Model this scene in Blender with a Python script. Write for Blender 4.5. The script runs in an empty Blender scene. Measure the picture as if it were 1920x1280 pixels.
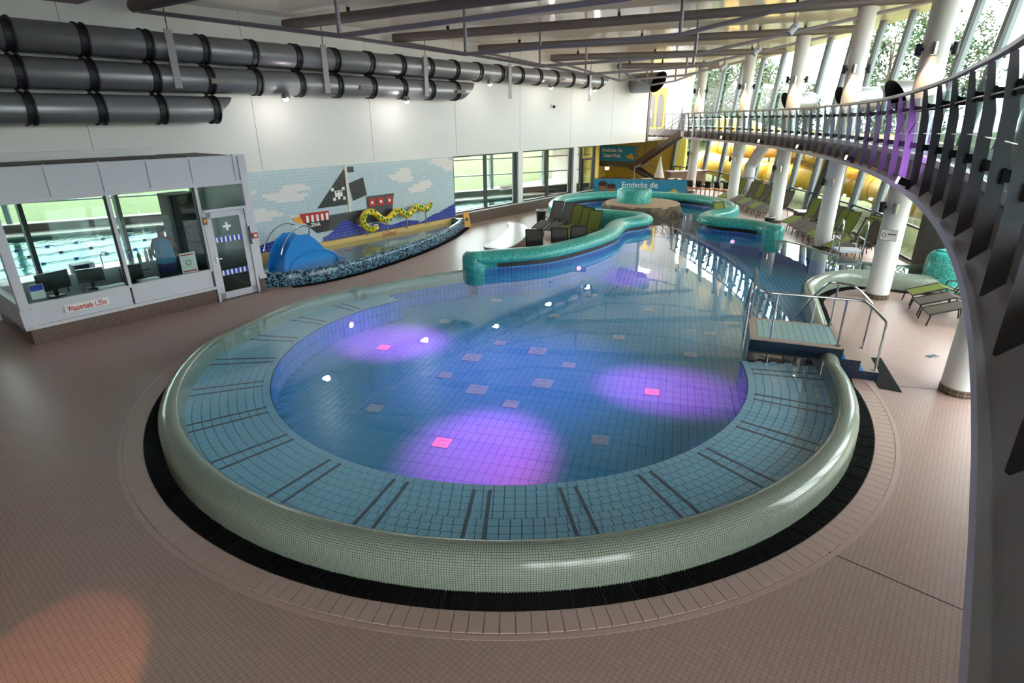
import bpy, math, random
from mathutils import Vector, Matrix
random.seed(7)
R_ = math.radians
SC = bpy.context.scene
COL = SC.collection

# ------------------------------------------------------------------ camera
def make_camera():
    pitch, roll = R_(21.557), R_(-0.3005)
    r = Vector((1, 0, 0)); f = Vector((0, math.cos(pitch), -math.sin(pitch))); u = r.cross(f)
    c, s = math.cos(roll), math.sin(roll)
    r2 = r * c + u * s; u2 = u * c - r * s
    cd = bpy.data.cameras.new('camera'); cd.lens = 36 * 1065 / 1920; cd.sensor_width = 36; cd.clip_start = 0.05; cd.clip_end = 400
    o = bpy.data.objects.new('camera', cd); COL.objects.link(o)
    m = Matrix(((r2.x, u2.x, -f.x, 0), (r2.y, u2.y, -f.y, 0), (r2.z, u2.z, -f.z, 4.3), (0, 0, 0, 1)))
    o.matrix_world = m
    SC.camera = o
make_camera()

# ------------------------------------------------------------------ world, exposure
def make_world():
    w = bpy.data.worlds.new('overcast_sky'); SC.world = w; w.use_nodes = True
    nt = w.node_tree; nt.nodes.clear()
    bg = nt.nodes.new('ShaderNodeBackground'); out = nt.nodes.new('ShaderNodeOutputWorld')
    bg.inputs['Color'].default_value = (0.95, 0.98, 1.0, 1); bg.inputs['Strength'].default_value = SKY
    nt.links.new(bg.outputs[0], out.inputs[0])
SKY = 10.0
make_world()
vs = SC.view_settings
vs.view_transform = 'Standard'; vs.look = 'None'; vs.gamma = 1.0; vs.use_curve_mapping = False
vs.exposure = 0.28
SC.cycles.transparent_max_bounces = 24
SC.cycles.max_bounces = 8
SC.cycles.diffuse_bounces = 5
SC.cycles.sample_clamp_indirect = 6.0
SC.cycles.caustics_reflective = False
SC.cycles.caustics_refractive = False

# ------------------------------------------------------------------ frames of reference
WA = R_(51.3587)
DX, DY = math.cos(WA), math.sin(WA)
def SN(s, n, z=None):                       # along / off the long left wall
    x, y = s * DX + n * DY, s * DY - n * DX
    return (x, y) if z is None else (x, y, z)
FC = (-33.82, 27.565)                       # centre of the curved glass front and of the columns
GC = (-33.30, 28.673)                       # centre of the gallery edge
GR = 44.16
def POL(r, deg, z=None, c=FC):
    x, y = c[0] + r * math.cos(R_(deg)), c[1] + r * math.sin(R_(deg))
    return (x, y) if z is None else (x, y, z)
PC = (-0.053, 10.03)                        # centre of the round pool
WL = 0.42                                   # water level
PF = -0.34                                  # basin floor
def nof(x, y): return x * DY - y * DX
def ceil_z(x, y): return 7.12 + 0.05 * (nof(x, y) + 16.5)

# ------------------------------------------------------------------ helpers
def hexc(r, g, b):
    def l(c):
        c /= 255.0
        return c / 12.92 if c <= 0.04045 else ((c + 0.055) / 1.055) ** 2.4
    return (l(r), l(g), l(b), 1.0)

class MB:
    def __init__(self): self.v = []; self.f = []; self.uv = {}
    def quad(self, a, b, c, d, uv=None):
        i = len(self.v); self.v += [tuple(a), tuple(b), tuple(c), tuple(d)]; self.f.append((i, i+1, i+2, i+3))
        if uv: self.uv[len(self.f)-1] = uv
        return self
    def obox(self, o, ax, ay, az):          # box from corner o and three edge vectors
        o = Vector(o); ax = Vector(ax); ay = Vector(ay); az = Vector(az); i = len(self.v)
        for k in range(8):
            self.v.append(tuple(o + (ax if k & 1 else Vector()) + (ay if k & 2 else Vector()) + (az if k & 4 else Vector())))
        for q in ((0,2,3,1),(4,5,7,6),(0,1,5,4),(2,6,7,3),(0,4,6,2),(1,3,7,5)): self.f.append(tuple(i+j for j in q))
        return self
    def box(self, x0, x1, y0, y1, z0, z1): return self.obox((x0,y0,z0),(x1-x0,0,0),(0,y1-y0,0),(0,0,z1-z0))
    def wbox(self, s0, s1, n0, n1, z0, z1): # box aligned with the left wall
        return self.obox(SN(s0,n0,z0), (DX*(s1-s0),DY*(s1-s0),0), (DY*(n1-n0),-DX*(n1-n0),0), (0,0,z1-z0))
    def cbox(self, c, dirv, l, w, h):       # centred box, length along horizontal dir
        d = Vector((dirv[0],dirv[1],0)).normalized(); p = Vector((-d.y,d.x,0))
        return self.obox(Vector(c)-d*l/2-p*w/2-Vector((0,0,h/2)), d*l, p*w, (0,0,h))
    def ring(self, c, ax, r, n, ph=0):
        ax = Vector(ax).normalized(); t = Vector((0,0,1)) if abs(ax.z) < 0.9 else Vector((1,0,0))
        a = ax.cross(t).normalized(); b = ax.cross(a); i = len(self.v)
        for k in range(n):
            th = 2*math.pi*k/n+ph; self.v.append(tuple(Vector(c)+a*(r*math.cos(th))+b*(r*math.sin(th))))
        return i
    def tube(self, pts, r, n=8, cap=True):
        P = [Vector(p) for p in pts]; rr = r if isinstance(r, (list, tuple)) else [r]*len(P); rows = []
        t0 = None
        for k, p in enumerate(P):
            if k == 0: ax = P[1]-P[0]
            elif k == len(P)-1: ax = P[-1]-P[-2]
            else: ax = (P[k+1]-p).normalized()+(p-P[k-1]).normalized()
            ax = ax.normalized()
            if t0 is None:
                t = Vector((0,0,1)) if abs(ax.z) < 0.9 else Vector((1,0,0)); a = ax.cross(t).normalized()
            else: a = (t0 - ax*t0.dot(ax)).normalized()
            t0 = a; b = ax.cross(a); i = len(self.v); rows.append(i)
            for j in range(n):
                th = 2*math.pi*j/n; self.v.append(tuple(p+a*(rr[k]*math.cos(th))+b*(rr[k]*math.sin(th))))
        for k in range(len(rows)-1):
            for j in range(n):
                j2 = (j+1)%n; self.f.append((rows[k]+j, rows[k]+j2, rows[k+1]+j2, rows[k+1]+j))
        if cap:
            self.f.append(tuple(rows[0]+j for j in reversed(range(n)))); self.f.append(tuple(rows[-1]+j for j in range(n)))
        return self
    def cyl(self, a, b, r, n=16): return self.tube([a, b], r, n)
    def lathe(self, c, prof, n=24, a0=0, a1=360, close=True):
        full = abs(a1-a0) >= 359.9; m = n if full else n+1; i0 = len(self.v)
        L = [0]
        for k in range(1, len(prof)): L.append(L[-1]+math.hypot(prof[k][0]-prof[k-1][0], prof[k][1]-prof[k-1][1]))
        for k in range(m):
            th = R_(a0+(a1-a0)*k/n)
            for (r, z) in prof: self.v.append((c[0]+r*math.cos(th), c[1]+r*math.sin(th), c[2]+z))
        q = len(prof); rm = max(p[0] for p in prof)
        for k in range(n):
            k2 = (k+1)%m
            for j in range(q-1):
                self.f.append((i0+k*q+j, i0+k2*q+j, i0+k2*q+j+1, i0+k*q+j+1))
                u0 = R_(a0+(a1-a0)*k/n)*rm; u1 = R_(a0+(a1-a0)*(k+1)/n)*rm
                self.uv[len(self.f)-1] = ((u0,L[j]),(u1,L[j]),(u1,L[j+1]),(u0,L[j+1]))
        return self
    def prism(self, poly, z0, z1):
        n = len(poly); i = len(self.v)
        zz0 = z0 if callable(z0) else (lambda x, y: z0); zz1 = z1 if callable(z1) else (lambda x, y: z1)
        self.v += [(p[0],p[1],zz0(*p[:2])) for p in poly]+[(p[0],p[1],zz1(*p[:2])) for p in poly]
        self.f.append(tuple(i+k for k in reversed(range(n)))); self.f.append(tuple(i+n+k for k in range(n)))
        for k in range(n):
            k2 = (k+1)%n; self.f.append((i+k, i+k2, i+n+k2, i+n+k))
        return self
    def sheet(self, poly3, th):             # planar polygon in space given thickness vector
        n = len(poly3); i = len(self.v); th = Vector(th)
        self.v += [tuple(p) for p in poly3]+[tuple(Vector(p)+th) for p in poly3]
        self.f.append(tuple(i+k for k in reversed(range(n)))); self.f.append(tuple(i+n+k for k in range(n)))
        for k in range(n):
            k2 = (k+1)%n; self.f.append((i+k, i+k2, i+n+k2, i+n+k))
        return self
    def sphere(self, c, r, n=12, m=8, s=(1,1,1)):
        i = len(self.v)
        for a in range(m+1):
            ph = math.pi*a/m
            for b in range(n):
                th = 2*math.pi*b/n
                self.v.append((c[0]+r*s[0]*math.sin(ph)*math.cos(th), c[1]+r*s[1]*math.sin(ph)*math.sin(th), c[2]+r*s[2]*math.cos(ph)))
        for a in range(m):
            for b in range(n):
                b2 = (b+1)%n; self.f.append((i+a*n+b, i+(a+1)*n+b, i+(a+1)*n+b2, i+a*n+b2))
        return self
    def sweep(self, path, prof, closed=False, caps=True):   # path xy; prof (offset to the left side of travel, z)
        n = len(path); q = len(prof); i0 = len(self.v); acc = 0; us = []
        for k in range(n):
            a = Vector(path[(k-1)%n] if (closed or k > 0) else path[k]); b = Vector(path[(k+1)%n] if (closed or k < n-1) else path[k])
            t = (b-a).normalized(); nl = Vector((-t.y, t.x))
            if k: acc += (Vector(path[k])-Vector(path[k-1])).length
            us.append(acc)
            for (d, z) in prof: self.v.append((path[k][0]+nl.x*d, path[k][1]+nl.y*d, z))
        L = [0]
        for k in range(1, q): L.append(L[-1]+math.hypot(prof[k][0]-prof[k-1][0], prof[k][1]-prof[k-1][1]))
        for k in range(n if closed else n-1):
            k2 = (k+1)%n; u1 = us[k2] if k2 else acc+0.3
            for j in range(q-1):
                self.f.append((i0+k*q+j, i0+k2*q+j, i0+k2*q+j+1, i0+k*q+j+1))
                self.uv[len(self.f)-1] = ((us[k],L[j]),(u1,L[j]),(u1,L[j+1]),(us[k],L[j+1]))
        if caps and not closed:
            self.f.append(tuple(i0+j for j in range(q))); self.f.append(tuple(i0+(n-1)*q+j for j in reversed(range(q))))
        return self
    def mesh(self, name, smooth=False):
        me = bpy.data.meshes.new(name); me.from_pydata(self.v, [], self.f)
        if self.uv:
            ul = me.uv_layers.new(name='UVMap')
            for p in me.polygons:
                u = self.uv.get(p.index)
                if u:
                    for li, c in zip(p.loop_indices, u): ul.data[li].uv = c
        if smooth: me.polygons.foreach_set('use_smooth', [True]*len(me.polygons))
        me.update()
        return me
    def build(self, name, mat, parent=None, smooth=False, loc=None, fix=True):
        me = self.mesh(name, smooth)
        if fix:
            import bmesh
            bm = bmesh.new(); bm.from_mesh(me); bmesh.ops.recalc_face_normals(bm, faces=bm.faces); bm.to_mesh(me); bm.free()
        me.materials.append(mat)
        return link(name, me, parent, loc)

def link(name, data, parent=None, loc=None):
    o = bpy.data.objects.new(name, data); COL.objects.link(o)
    if parent: o.parent = parent
    if loc: o.location = loc
    return o
def tag(o, label, cat, group=None, kind=None):
    if label: o['label'] = label
    if cat: o['category'] = cat
    if group: o['group'] = group
    if kind: o['kind'] = kind
    return o
def thing(name, label, cat, loc=(0,0,0), rz=0, group=None, kind=None):
    o = link(name, None, None, loc); o.rotation_euler = (0,0,rz); o.empty_display_size = 0.1
    return tag(o, label, cat, group, kind)
def struct(name, label=None):
    o = link(name, None); o['kind'] = 'structure'; o.empty_display_size = 0.1
    if label: o['label'] = label
    return o
def skind(o, label=None, kind='structure'):
    o['kind'] = kind
    if label: o['label'] = label
    return o
def copy_tree(o, parent=None):
    c = o.copy(); COL.objects.link(c); c.parent = parent
    for ch in list(o.children): copy_tree(ch, c)
    return c
def smoothpath(pts, n=6, closed=False):
    P = [Vector(p) for p in pts]; out = []; m = len(P)
    for k in range(m if closed else m-1):
        if closed: p0, p1, p2, p3 = P[(k-1)%m], P[k], P[(k+1)%m], P[(k+2)%m]
        else: p0, p1, p2, p3 = P[max(k-1,0)], P[k], P[k+1], P[min(k+2,m-1)]
        for j in range(n):
            t = j/n
            out.append(tuple(0.5*((2*p1)+(-p0+p2)*t+(2*p0-5*p1+4*p2-p3)*t*t+(-p0+3*p1-3*p2+p3)*t**3)))
    if not closed: out.append(tuple(P[-1]))
    return out
def inside(p, poly):
    x, y = p[0], p[1]; r = False; j = len(poly)-1
    for i in range(len(poly)):
        xi, yi = poly[i][:2]; xj, yj = poly[j][:2]
        if (yi > y) != (yj > y) and x < (xj-xi)*(y-yi)/(yj-yi)+xi: r = not r
        j = i
    return r
ORD = ['first','second','third','fourth','fifth','sixth','seventh','eighth','ninth','tenth','eleventh','twelfth','thirteenth','fourteenth','fifteenth','sixteenth','seventeenth','eighteenth','nineteenth','twentieth']

# ------------------------------------------------------------------ materials
MT = {}
def mat(name, col=(0.8,0.8,0.8,1), rough=0.5, metal=0.0, spec=0.5, emit=None, estr=0, noise=0.0, nscale=8.0, bump=0.0):
    m = bpy.data.materials.new(name); m.use_nodes = True; nt = m.node_tree; b = nt.nodes['Principled BSDF']
    b.inputs['Base Color'].default_value = col; b.inputs['Roughness'].default_value = rough; b.inputs['Metallic'].default_value = metal
    b.inputs['Specular IOR Level'].default_value = spec
    if emit: b.inputs['Emission Color'].default_value = emit; b.inputs['Emission Strength'].default_value = estr
    if noise > 0 or bump > 0:
        tc = nt.nodes.new('ShaderNodeTexCoord'); nz = nt.nodes.new('ShaderNodeTexNoise'); nz.inputs['Scale'].default_value = nscale; nz.inputs['Detail'].default_value = 4
        nt.links.new(tc.outputs['Object'], nz.inputs['Vector'])
        if noise > 0:
            mx = nt.nodes.new('ShaderNodeMix'); mx.data_type = 'RGBA'
            mx.inputs[6].default_value = tuple(c*(1-noise) for c in col[:3])+(1,); mx.inputs[7].default_value = tuple(min(1,c*(1+noise)) for c in col[:3])+(1,)
            nt.links.new(nz.outputs['Fac'], mx.inputs[0]); nt.links.new(mx.outputs[2], b.inputs['Base Color'])
        if bump > 0:
            bp = nt.nodes.new('ShaderNodeBump'); bp.inputs['Strength'].default_value = bump; bp.inputs['Distance'].default_value = 0.02
            nt.links.new(nz.outputs['Fac'], bp.inputs['Height']); nt.links.new(bp.outputs[0], b.inputs['Normal'])
    MT[name] = m
    return m
def brickmat(name, c1, c2, mortar, bw, bh, ms=0.004, rough=0.35, rot=0.0, uv=False, offset=0.0, loc=(0,0,0), spec=0.5, vertical=False, big=0.0):
    m = mat(name, c1, rough, 0, spec); nt = m.node_tree; b = nt.nodes['Principled BSDF']
    tc = nt.nodes.new('ShaderNodeTexCoord'); mp = nt.nodes.new('ShaderNodeMapping'); br = nt.nodes.new('ShaderNodeTexBrick')
    mp.inputs['Rotation'].default_value = (0,0,rot); mp.inputs['Location'].default_value = loc
    nt.links.new(tc.outputs['UV' if uv else 'Object'], mp.inputs['Vector'])
    if vertical:                             # wall tiles: along the left wall direction and up
        dt = nt.nodes.new('ShaderNodeVectorMath'); dt.operation = 'DOT_PRODUCT'; dt.inputs[1].default_value = (DX, DY, 0)
        sx = nt.nodes.new('ShaderNodeSeparateXYZ'); cx = nt.nodes.new('ShaderNodeCombineXYZ')
        nt.links.new(tc.outputs['Object'], dt.inputs[0]); nt.links.new(tc.outputs['Object'], sx.inputs[0])
        nt.links.new(dt.outputs['Value'], cx.inputs[0]); nt.links.new(sx.outputs[2], cx.inputs[1]); nt.links.new(cx.outputs[0], br.inputs['Vector'])
    else: nt.links.new(mp.outputs[0], br.inputs['Vector'])
    br.inputs['Color1'].default_value = c1; br.inputs['Color2'].default_value = c2; br.inputs['Mortar'].default_value = mortar
    br.inputs['Scale'].default_value = 1.0; br.inputs['Brick Width'].default_value = bw; br.inputs['Row Height'].default_value = bh
    br.inputs['Mortar Size'].default_value = ms; br.inputs['Mortar Smooth'].default_value = 0.1; br.offset = offset; br.squash = 1.0; br.inputs['Bias'].default_value = 0
    src = br.outputs['Color']
    if big > 0:
        nz = nt.nodes.new('ShaderNodeTexNoise'); nz.inputs['Scale'].default_value = 0.8; nz.inputs['Detail'].default_value = 6
        nt.links.new(tc.outputs['Object'], nz.inputs['Vector'])
        mx = nt.nodes.new('ShaderNodeMix'); mx.data_type = 'RGBA'; mx.blend_type = 'MULTIPLY'; mx.inputs[0].default_value = big
        nt.links.new(src, mx.inputs[6]); nt.links.new(nz.outputs['Color'], mx.inputs[7]); src = mx.outputs[2]
    nt.links.new(src, b.inputs['Base Color'])
    bp = nt.nodes.new('ShaderNodeBump'); bp.inputs['Strength'].default_value = 0.3; bp.inputs['Distance'].default_value = 0.003; bp.invert = True
    nt.links.new(br.outputs['Fac'], bp.inputs['Height']); nt.links.new(bp.outputs[0], b.inputs['Normal'])
    return m
def mosaic(name, stops, scale, rough=0.2, spec=0.5, coord='Object'):      # small random coloured chips
    m = mat(name, stops[0][1], rough, 0, spec); nt = m.node_tree; b = nt.nodes['Principled BSDF']
    tc = nt.nodes.new('ShaderNodeTexCoord'); vo = nt.nodes.new('ShaderNodeTexVoronoi'); vo.inputs['Scale'].default_value = scale; vo.distance = 'CHEBYCHEV'; vo.inputs['Randomness'].default_value = 0.35
    cr = nt.nodes.new('ShaderNodeValToRGB'); cr.color_ramp.interpolation = 'CONSTANT'
    e = cr.color_ramp.elements
    e[0].position = stops[0][0]; e[0].color = stops[0][1]; e[1].position = stops[1][0]; e[1].color = stops[1][1]
    for p, c in stops[2:]:
        x = e.new(p); x.color = c
    nt.links.new(tc.outputs[coord], vo.inputs['Vector']); sp = nt.nodes.new('ShaderNodeSeparateColor')
    nt.links.new(vo.outputs['Color'], sp.inputs[0]); nt.links.new(sp.outputs[0], cr.inputs[0]); nt.links.new(cr.outputs[0], b.inputs['Base Color'])
    return m
def clear(name, tint, ior, rough=0.0, ripple=0.0, rscale=2.0, gcol=(1,1,1,1)):          # clear sheet: fresnel mirror over tinted see-through
    m = bpy.data.materials.new(name); m.use_nodes = True; nt = m.node_tree; nt.nodes.clear()
    out = nt.nodes.new('ShaderNodeOutputMaterial'); mx = nt.nodes.new('ShaderNodeMixShader'); tr = nt.nodes.new('ShaderNodeBsdfTransparent'); gl = nt.nodes.new('ShaderNodeBsdfGlossy'); fr = nt.nodes.new('ShaderNodeLayerWeight')
    f0 = ((ior-1)/(ior+1))**2; fr.inputs[0].default_value = 0.5
    pw = nt.nodes.new('ShaderNodeMath'); pw.operation = 'POWER'; pw.inputs[1].default_value = 5.0
    ma = nt.nodes.new('ShaderNodeMath'); ma.operation = 'MULTIPLY_ADD'; ma.inputs[1].default_value = 1-f0; ma.inputs[2].default_value = f0
    tr.inputs[0].default_value = tint; gl.inputs['Roughness'].default_value = rough; gl.inputs['Color'].default_value = gcol
    nt.links.new(fr.outputs['Facing'], pw.inputs[0]); nt.links.new(pw.outputs[0], ma.inputs[0])
    nt.links.new(ma.outputs[0], mx.inputs[0]); nt.links.new(tr.outputs[0], mx.inputs[1]); nt.links.new(gl.outputs[0], mx.inputs[2]); nt.links.new(mx.outputs[0], out.inputs[0])
    if ripple > 0:
        tc = nt.nodes.new('ShaderNodeTexCoord'); nz = nt.nodes.new('ShaderNodeTexNoise'); nz.inputs['Scale'].default_value = rscale; nz.inputs['Detail'].default_value = 2
        bp = nt.nodes.new('ShaderNodeBump'); bp.inputs['Strength'].default_value = ripple; bp.inputs['Distance'].default_value = 0.05
        nt.links.new(tc.outputs['Object'], nz.inputs['Vector']); nt.links.new(nz.outputs['Fac'], bp.inputs['Height'])
        nt.links.new(bp.outputs[0], gl.inputs['Normal']); nt.links.new(bp.outputs[0], fr.inputs['Normal'])
    MT[name] = m
    return m

brickmat('floor_tile', hexc(199,168,157), hexc(192,161,149), hexc(166,137,126), 0.05, 0.05, 0.003, 0.36, rot=-WA, big=0.12)
mat('border_tile', hexc(200,171,160), 0.45, noise=0.06)
mat('grate_black', hexc(16,16,18), 0.8, spec=.2)
mat('white_paint', hexc(226,224,222), 0.55, noise=0.02, nscale=2)
mat('wall_white', hexc(222,219,216), 0.7, noise=0.02, nscale=1.5)
mat('booth_grey', hexc(196,196,204), 0.45, noise=0.02)
mat('booth_roof', hexc(92,84,90), 0.6)
brickmat('brown_tile', hexc(118,96,84), hexc(108,86,76), hexc(70,56,50), 0.05, 0.05, 0.005, 0.4, vertical=True)
brickmat('column_tile', hexc(84,66,52), hexc(76,58,46), hexc(140,128,112), 0.1, 0.06, 0.006, 0.4, uv=True)
mat('yellow_paint', hexc(232,206,92), 0.6, noise=0.05, nscale=1.2)
mat('ceiling_panel', hexc(240,230,220), 0.12, noise=0.02, nscale=0.6)
mat('duct_steel', hexc(140,140,144), 0.36, 0.45, noise=0.08, nscale=3)
mat('duct_dark', hexc(40,40,44), 0.5, 0.3)
mat('truss_grey', hexc(136,126,132), 0.4, noise=0.03)
mat('beam_grey', hexc(108,98,96), 0.45, noise=0.05)
mat('rail_steel', hexc(104,100,106), 0.5, 0.1, noise=0.05)
mat('handrail', hexc(122,116,116), 0.38, 0.5)
mat('lip_paint', hexc(206,198,212), 0.45)
mat('stainless', hexc(190,190,190), 0.18, 1.0)
mat('mullion_grey', hexc(126,138,140), 0.45, noise=0.03)
mat('dark_frame', hexc(52,56,58), 0.4, 0.2)
mat('black', hexc(16,16,18), 0.5)
mat('black_soft', hexc(30,30,32), 0.75)
brickmat('basin_tile', hexc(108,186,228), hexc(100,180,222), hexc(20,76,130), 0.1255, 0.2513, 0.006, 0.25, rot=R_(15.3))
mat('pool_tile', hexc(104,188,230), 0.25, noise=0.05)
mat('grout_blue', hexc(22,72,104), 0.7)
brickmat('basin_wall', hexc(92,150,222), hexc(84,140,214), hexc(40,80,140), 0.125, 0.25, 0.006, 0.25, uv=True)
mat('bench_tile', hexc(186,232,255), 0.3, noise=0.05)
mat('bench_strip', hexc(118,122,138), 0.4)
brickmat('ring_mosaic', hexc(172,182,166), hexc(160,172,154), hexc(92,100,88), 0.026, 0.026, 0.0028, 0.16, uv=True)
brickmat('ring_dark', hexc(22,38,62), hexc(18,32,54), hexc(120,128,140), 0.125, 0.25, 0.004, 0.2, uv=True)
mosaic('turquoise', [(0.0, hexc(44,148,140)), (0.35, hexc(58,166,156)), (0.65, hexc(84,186,174)), (0.88, hexc(120,204,192))], 42, 0.28)
mosaic('pond_mosaic', [(0.0, hexc(24,34,62)), (0.5, hexc(118,164,182)), (0.8, hexc(86,132,160))], 28, 0.2)
clear('water', (0.84, 0.945, 0.99, 1), 1.333, 0.0, 0.03, 1.3)
clear('pond_water', (0.78, 0.86, 0.84, 1), 1.333, 0.0, 0.05, 3.0)
clear('glass', (0.93, 0.97, 0.96, 1), 1.45)
clear('rail_glass', (0.80, 0.90, 0.90, 1), 1.45)
clear('booth_glass', (0.84, 0.91, 0.89, 1), 1.25)
clear('lap_water', (0.70, 0.93, 0.93, 1), 1.14, 0.0, 0.25, 4.0, (.30,.34,.34,1))
mat('mural_sky', hexc(184,200,208), 0.3)
brickmat('mural_tile', hexc(188,203,210), hexc(180,197,205), hexc(160,176,186), 0.1, 0.1, 0.006, 0.25, vertical=True)
brickmat('mural_sea', hexc(46,62,150), hexc(40,56,140), hexc(110,120,180), 0.1, 0.1, 0.006, 0.25, vertical=True)
brickmat('mural_black', hexc(26,26,28), hexc(20,20,22), hexc(44,44,46), 0.3, 0.06, 0.004, 0.35, vertical=True)
mat('mural_hull', hexc(62,62,66), 0.4)
mat('mural_red', hexc(178,30,36), 0.35)
mat('mural_white', hexc(230,230,228), 0.35)
mat('mural_cream', hexc(214,200,186), 0.4)
mat('mural_cloud', hexc(214,208,206), 0.3)
mat('mural_orange', hexc(230,150,40), 0.4)
mat('sand', hexc(214,180,112), 0.6, noise=0.06, nscale=3)
mat('slide_blue', hexc(38,132,208), 0.25)
mat('snake_yellow', hexc(232,196,40), 0.3)
mat('snake_green', hexc(36,128,48), 0.4)
mat('sling_green', hexc(118,128,48), 0.75, noise=0.08, nscale=60)
mat('sling_brown', hexc(104,90,78), 0.75, noise=0.08, nscale=60)
mat('sling_grey', hexc(104,98,94), 0.75, noise=0.08, nscale=60)
mat('frame_dark', hexc(44,40,38), 0.45, 0.3)
mat('rock', hexc(120,102,86), 0.9, noise=0.35, nscale=9, bump=1.0)
mat('island_top', hexc(190,156,130), 0.6, noise=0.06, nscale=10)
mat('banner_blue', hexc(40,140,180), 0.5, noise=0.15, nscale=2.5)
mat('banner_art', hexc(222,178,80), 0.5)
mat('skin', hexc(150,100,80), 0.6)
mat('hair_brown', hexc(60,40,30), 0.7)
mat('shirt_blue', hexc(60,140,180), 0.7)
mat('shorts', hexc(50,50,110), 0.8)
mat('stair_steel', hexc(96,84,76), 0.5, 0.2)
mat('sign_yellow', hexc(230,160,20), 0.4)
mat('sign_white', hexc(232,228,226), 0.4)
mat('text_red', hexc(190,24,34), 0.5)
mat('text_white', hexc(240,244,246), 0.5)
mat('text_black', hexc(30,30,34), 0.5)
mat('counter_top', hexc(214,212,210), 0.25)
mat('counter_wood', hexc(112,88,70), 0.5, noise=0.1, nscale=5)
mat('slide_yellow', hexc(222,178,70), 0.35, noise=0.05, nscale=0.5)
mat('grass', hexc(84,92,54), 0.95, noise=0.25, nscale=1.2)
mat('leaf', hexc(52,74,46), 0.9, spec=.1, noise=0.3, nscale=1.0)
mat('leaf_pale', hexc(66,88,58), 0.9, spec=.1, noise=0.3, nscale=1.0)
mat('bark', hexc(70,58,46), 0.9)
mat('curtain', hexc(150,146,136), 0.85, noise=0.06)
mat('back_wall', hexc(150,138,130), 0.8)
mat('grey_wall', hexc(128,124,118), 0.8, noise=0.04)
mat('lamp_glow', (1,1,1,1), 0.5, emit=(1.0,0.93,0.85,1), estr=30)
mat('lamp_warm', (1,1,1,1), 0.5, emit=(1.0,0.74,0.42,1), estr=18)
mat('lamp_purple', (1,1,1,1), 0.5, emit=(0.72,0.35,1.0,1), estr=30)
mat('lamp_magenta', (1,1,1,1), 0.5, emit=(1.0,0.3,0.75,1), estr=1.6)
mat('lane_red', hexc(150,60,56), 0.5)
mat('pool_far', hexc(58,146,152), 0.3, noise=0.05, nscale=1)
mat('deck_far', hexc(170,162,152), 0.4)
mat('parapet_far', hexc(104,92,84), 0.7)
mat('plate_steel', hexc(196,206,216), 0.35)
mat('chair_orange', hexc(200,120,40), 0.5)
mat('extinguisher_red', hexc(180,24,24), 0.35)
mat('bottle_green', hexc(40,150,70), 0.3)
mat('blue_plastic', hexc(50,70,180), 0.4)
mat('screen_dark', hexc(14,16,20), 0.2)
M = MT

# ------------------------------------------------------------------ lamps of the hall
def spot(name, loc, target, col, power, size, blend=0.6, rad=0.08, parent=None):
    l = bpy.data.lights.new(name, 'SPOT'); l.energy = power; l.color = col; l.spot_size = R_(size); l.spot_blend = blend; l.shadow_soft_size = rad
    o = link(name, l, None, loc); o.rotation_euler = (Vector(target)-Vector(loc)).to_track_quat('-Z', 'Y').to_euler(); o['kind'] = 'helper'
    return o
def point(name, loc, col, power, rad=0.08):
    l = bpy.data.lights.new(name, 'POINT'); l.energy = power; l.color = col; l.shadow_soft_size = rad
    o = link(name, l, None, loc); o['kind'] = 'helper'
    return o

# =================================================================== STRUCTURE
def fill_mesh(name, loops, z, matname, up=True):
    import bmesh
    bm = bmesh.new()
    for lp in loops:
        vs_ = [bm.verts.new((p[0], p[1], z)) for p in lp]
        for i in range(len(vs_)): bm.edges.new((vs_[i], vs_[(i+1) % len(vs_)]))
    bmesh.ops.triangle_fill(bm, use_beauty=True, use_dissolve=False, edges=bm.edges[:])
    for f in bm.faces:
        f.normal_update()
        if (f.normal.z < 0) == up: f.normal_flip()
    me = bpy.data.meshes.new(name); bm.to_mesh(me); bm.free(); me.materials.append(M[matname])
    return me
# crest line of the pale mosaic rim: far left -> round the front -> right -> side channel
CR = 5.60
crest_left = [(-1.30,15.20), (-2.05,14.72), (-2.99,14.10), (-4.11,13.22), (-4.84,12.30), (-5.33,11.10)]
arc = [(PC[0]+CR*math.cos(R_(a)), PC[1]+CR*math.sin(R_(a))) for a in range(180, 351, 3)]
crest_right = [(5.95,10.1), (6.54,11.6), (7.02,12.8), (7.40,13.70), (8.10,14.46), (8.70,14.83), (9.30,14.95), (9.90,14.75), (10.5,14.45), (11.4,14.2)]
crest = smoothpath(crest_left, 4)[:-1] + arc + smoothpath([arc[-1]]+crest_right, 5)[1:]
right_edge = smoothpath([(11.9,15.6), (11.0,15.45), (10.30,15.62), (9.86,16.09), (9.62,16.7), (9.50,17.4), (9.40,18.1), (9.19,18.67), (8.95,19.05)], 4)
roll_a = smoothpath([(-1.02,15.42), (-0.45,15.60), (0.35,15.85), (1.05,16.2), (1.95,17.05), (2.75,18.05), (3.32,19.0), (3.62,19.9), (4.0,20.65), (4.65,21.1), (5.0,21.6), (4.85,22.15), (4.2,22.6), (3.3,23.15), (2.35,23.9), (1.95,25.0), (2.4,27.0), (3.8,28.35), (5.3,28.75), (6.6,28.6), (7.8,28.1), (8.7,27.3), (9.25,26.3), (9.35,25.1), (9.15,24.0), (8.7,23.3), (8.0,22.65), (7.5,21.95), (7.42,21.3), (7.75,20.82), (8.3,20.5), (8.75,19.95), (8.9,19.3)], 6)
WPOLY = crest + right_edge + list(reversed(roll_a))
facade_in = [POL(47.35, a) for a in [18-1.5*k for k in range(0, 41)]]      # to -42 deg
floor_outer = [SN(-6,-16.95), SN(28.9,-16.95), SN(28.9,-25.1), SN(40.2,-25.1), SN(40.2,-17.2)] + facade_in + [SN(-6,4.2)]
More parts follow.
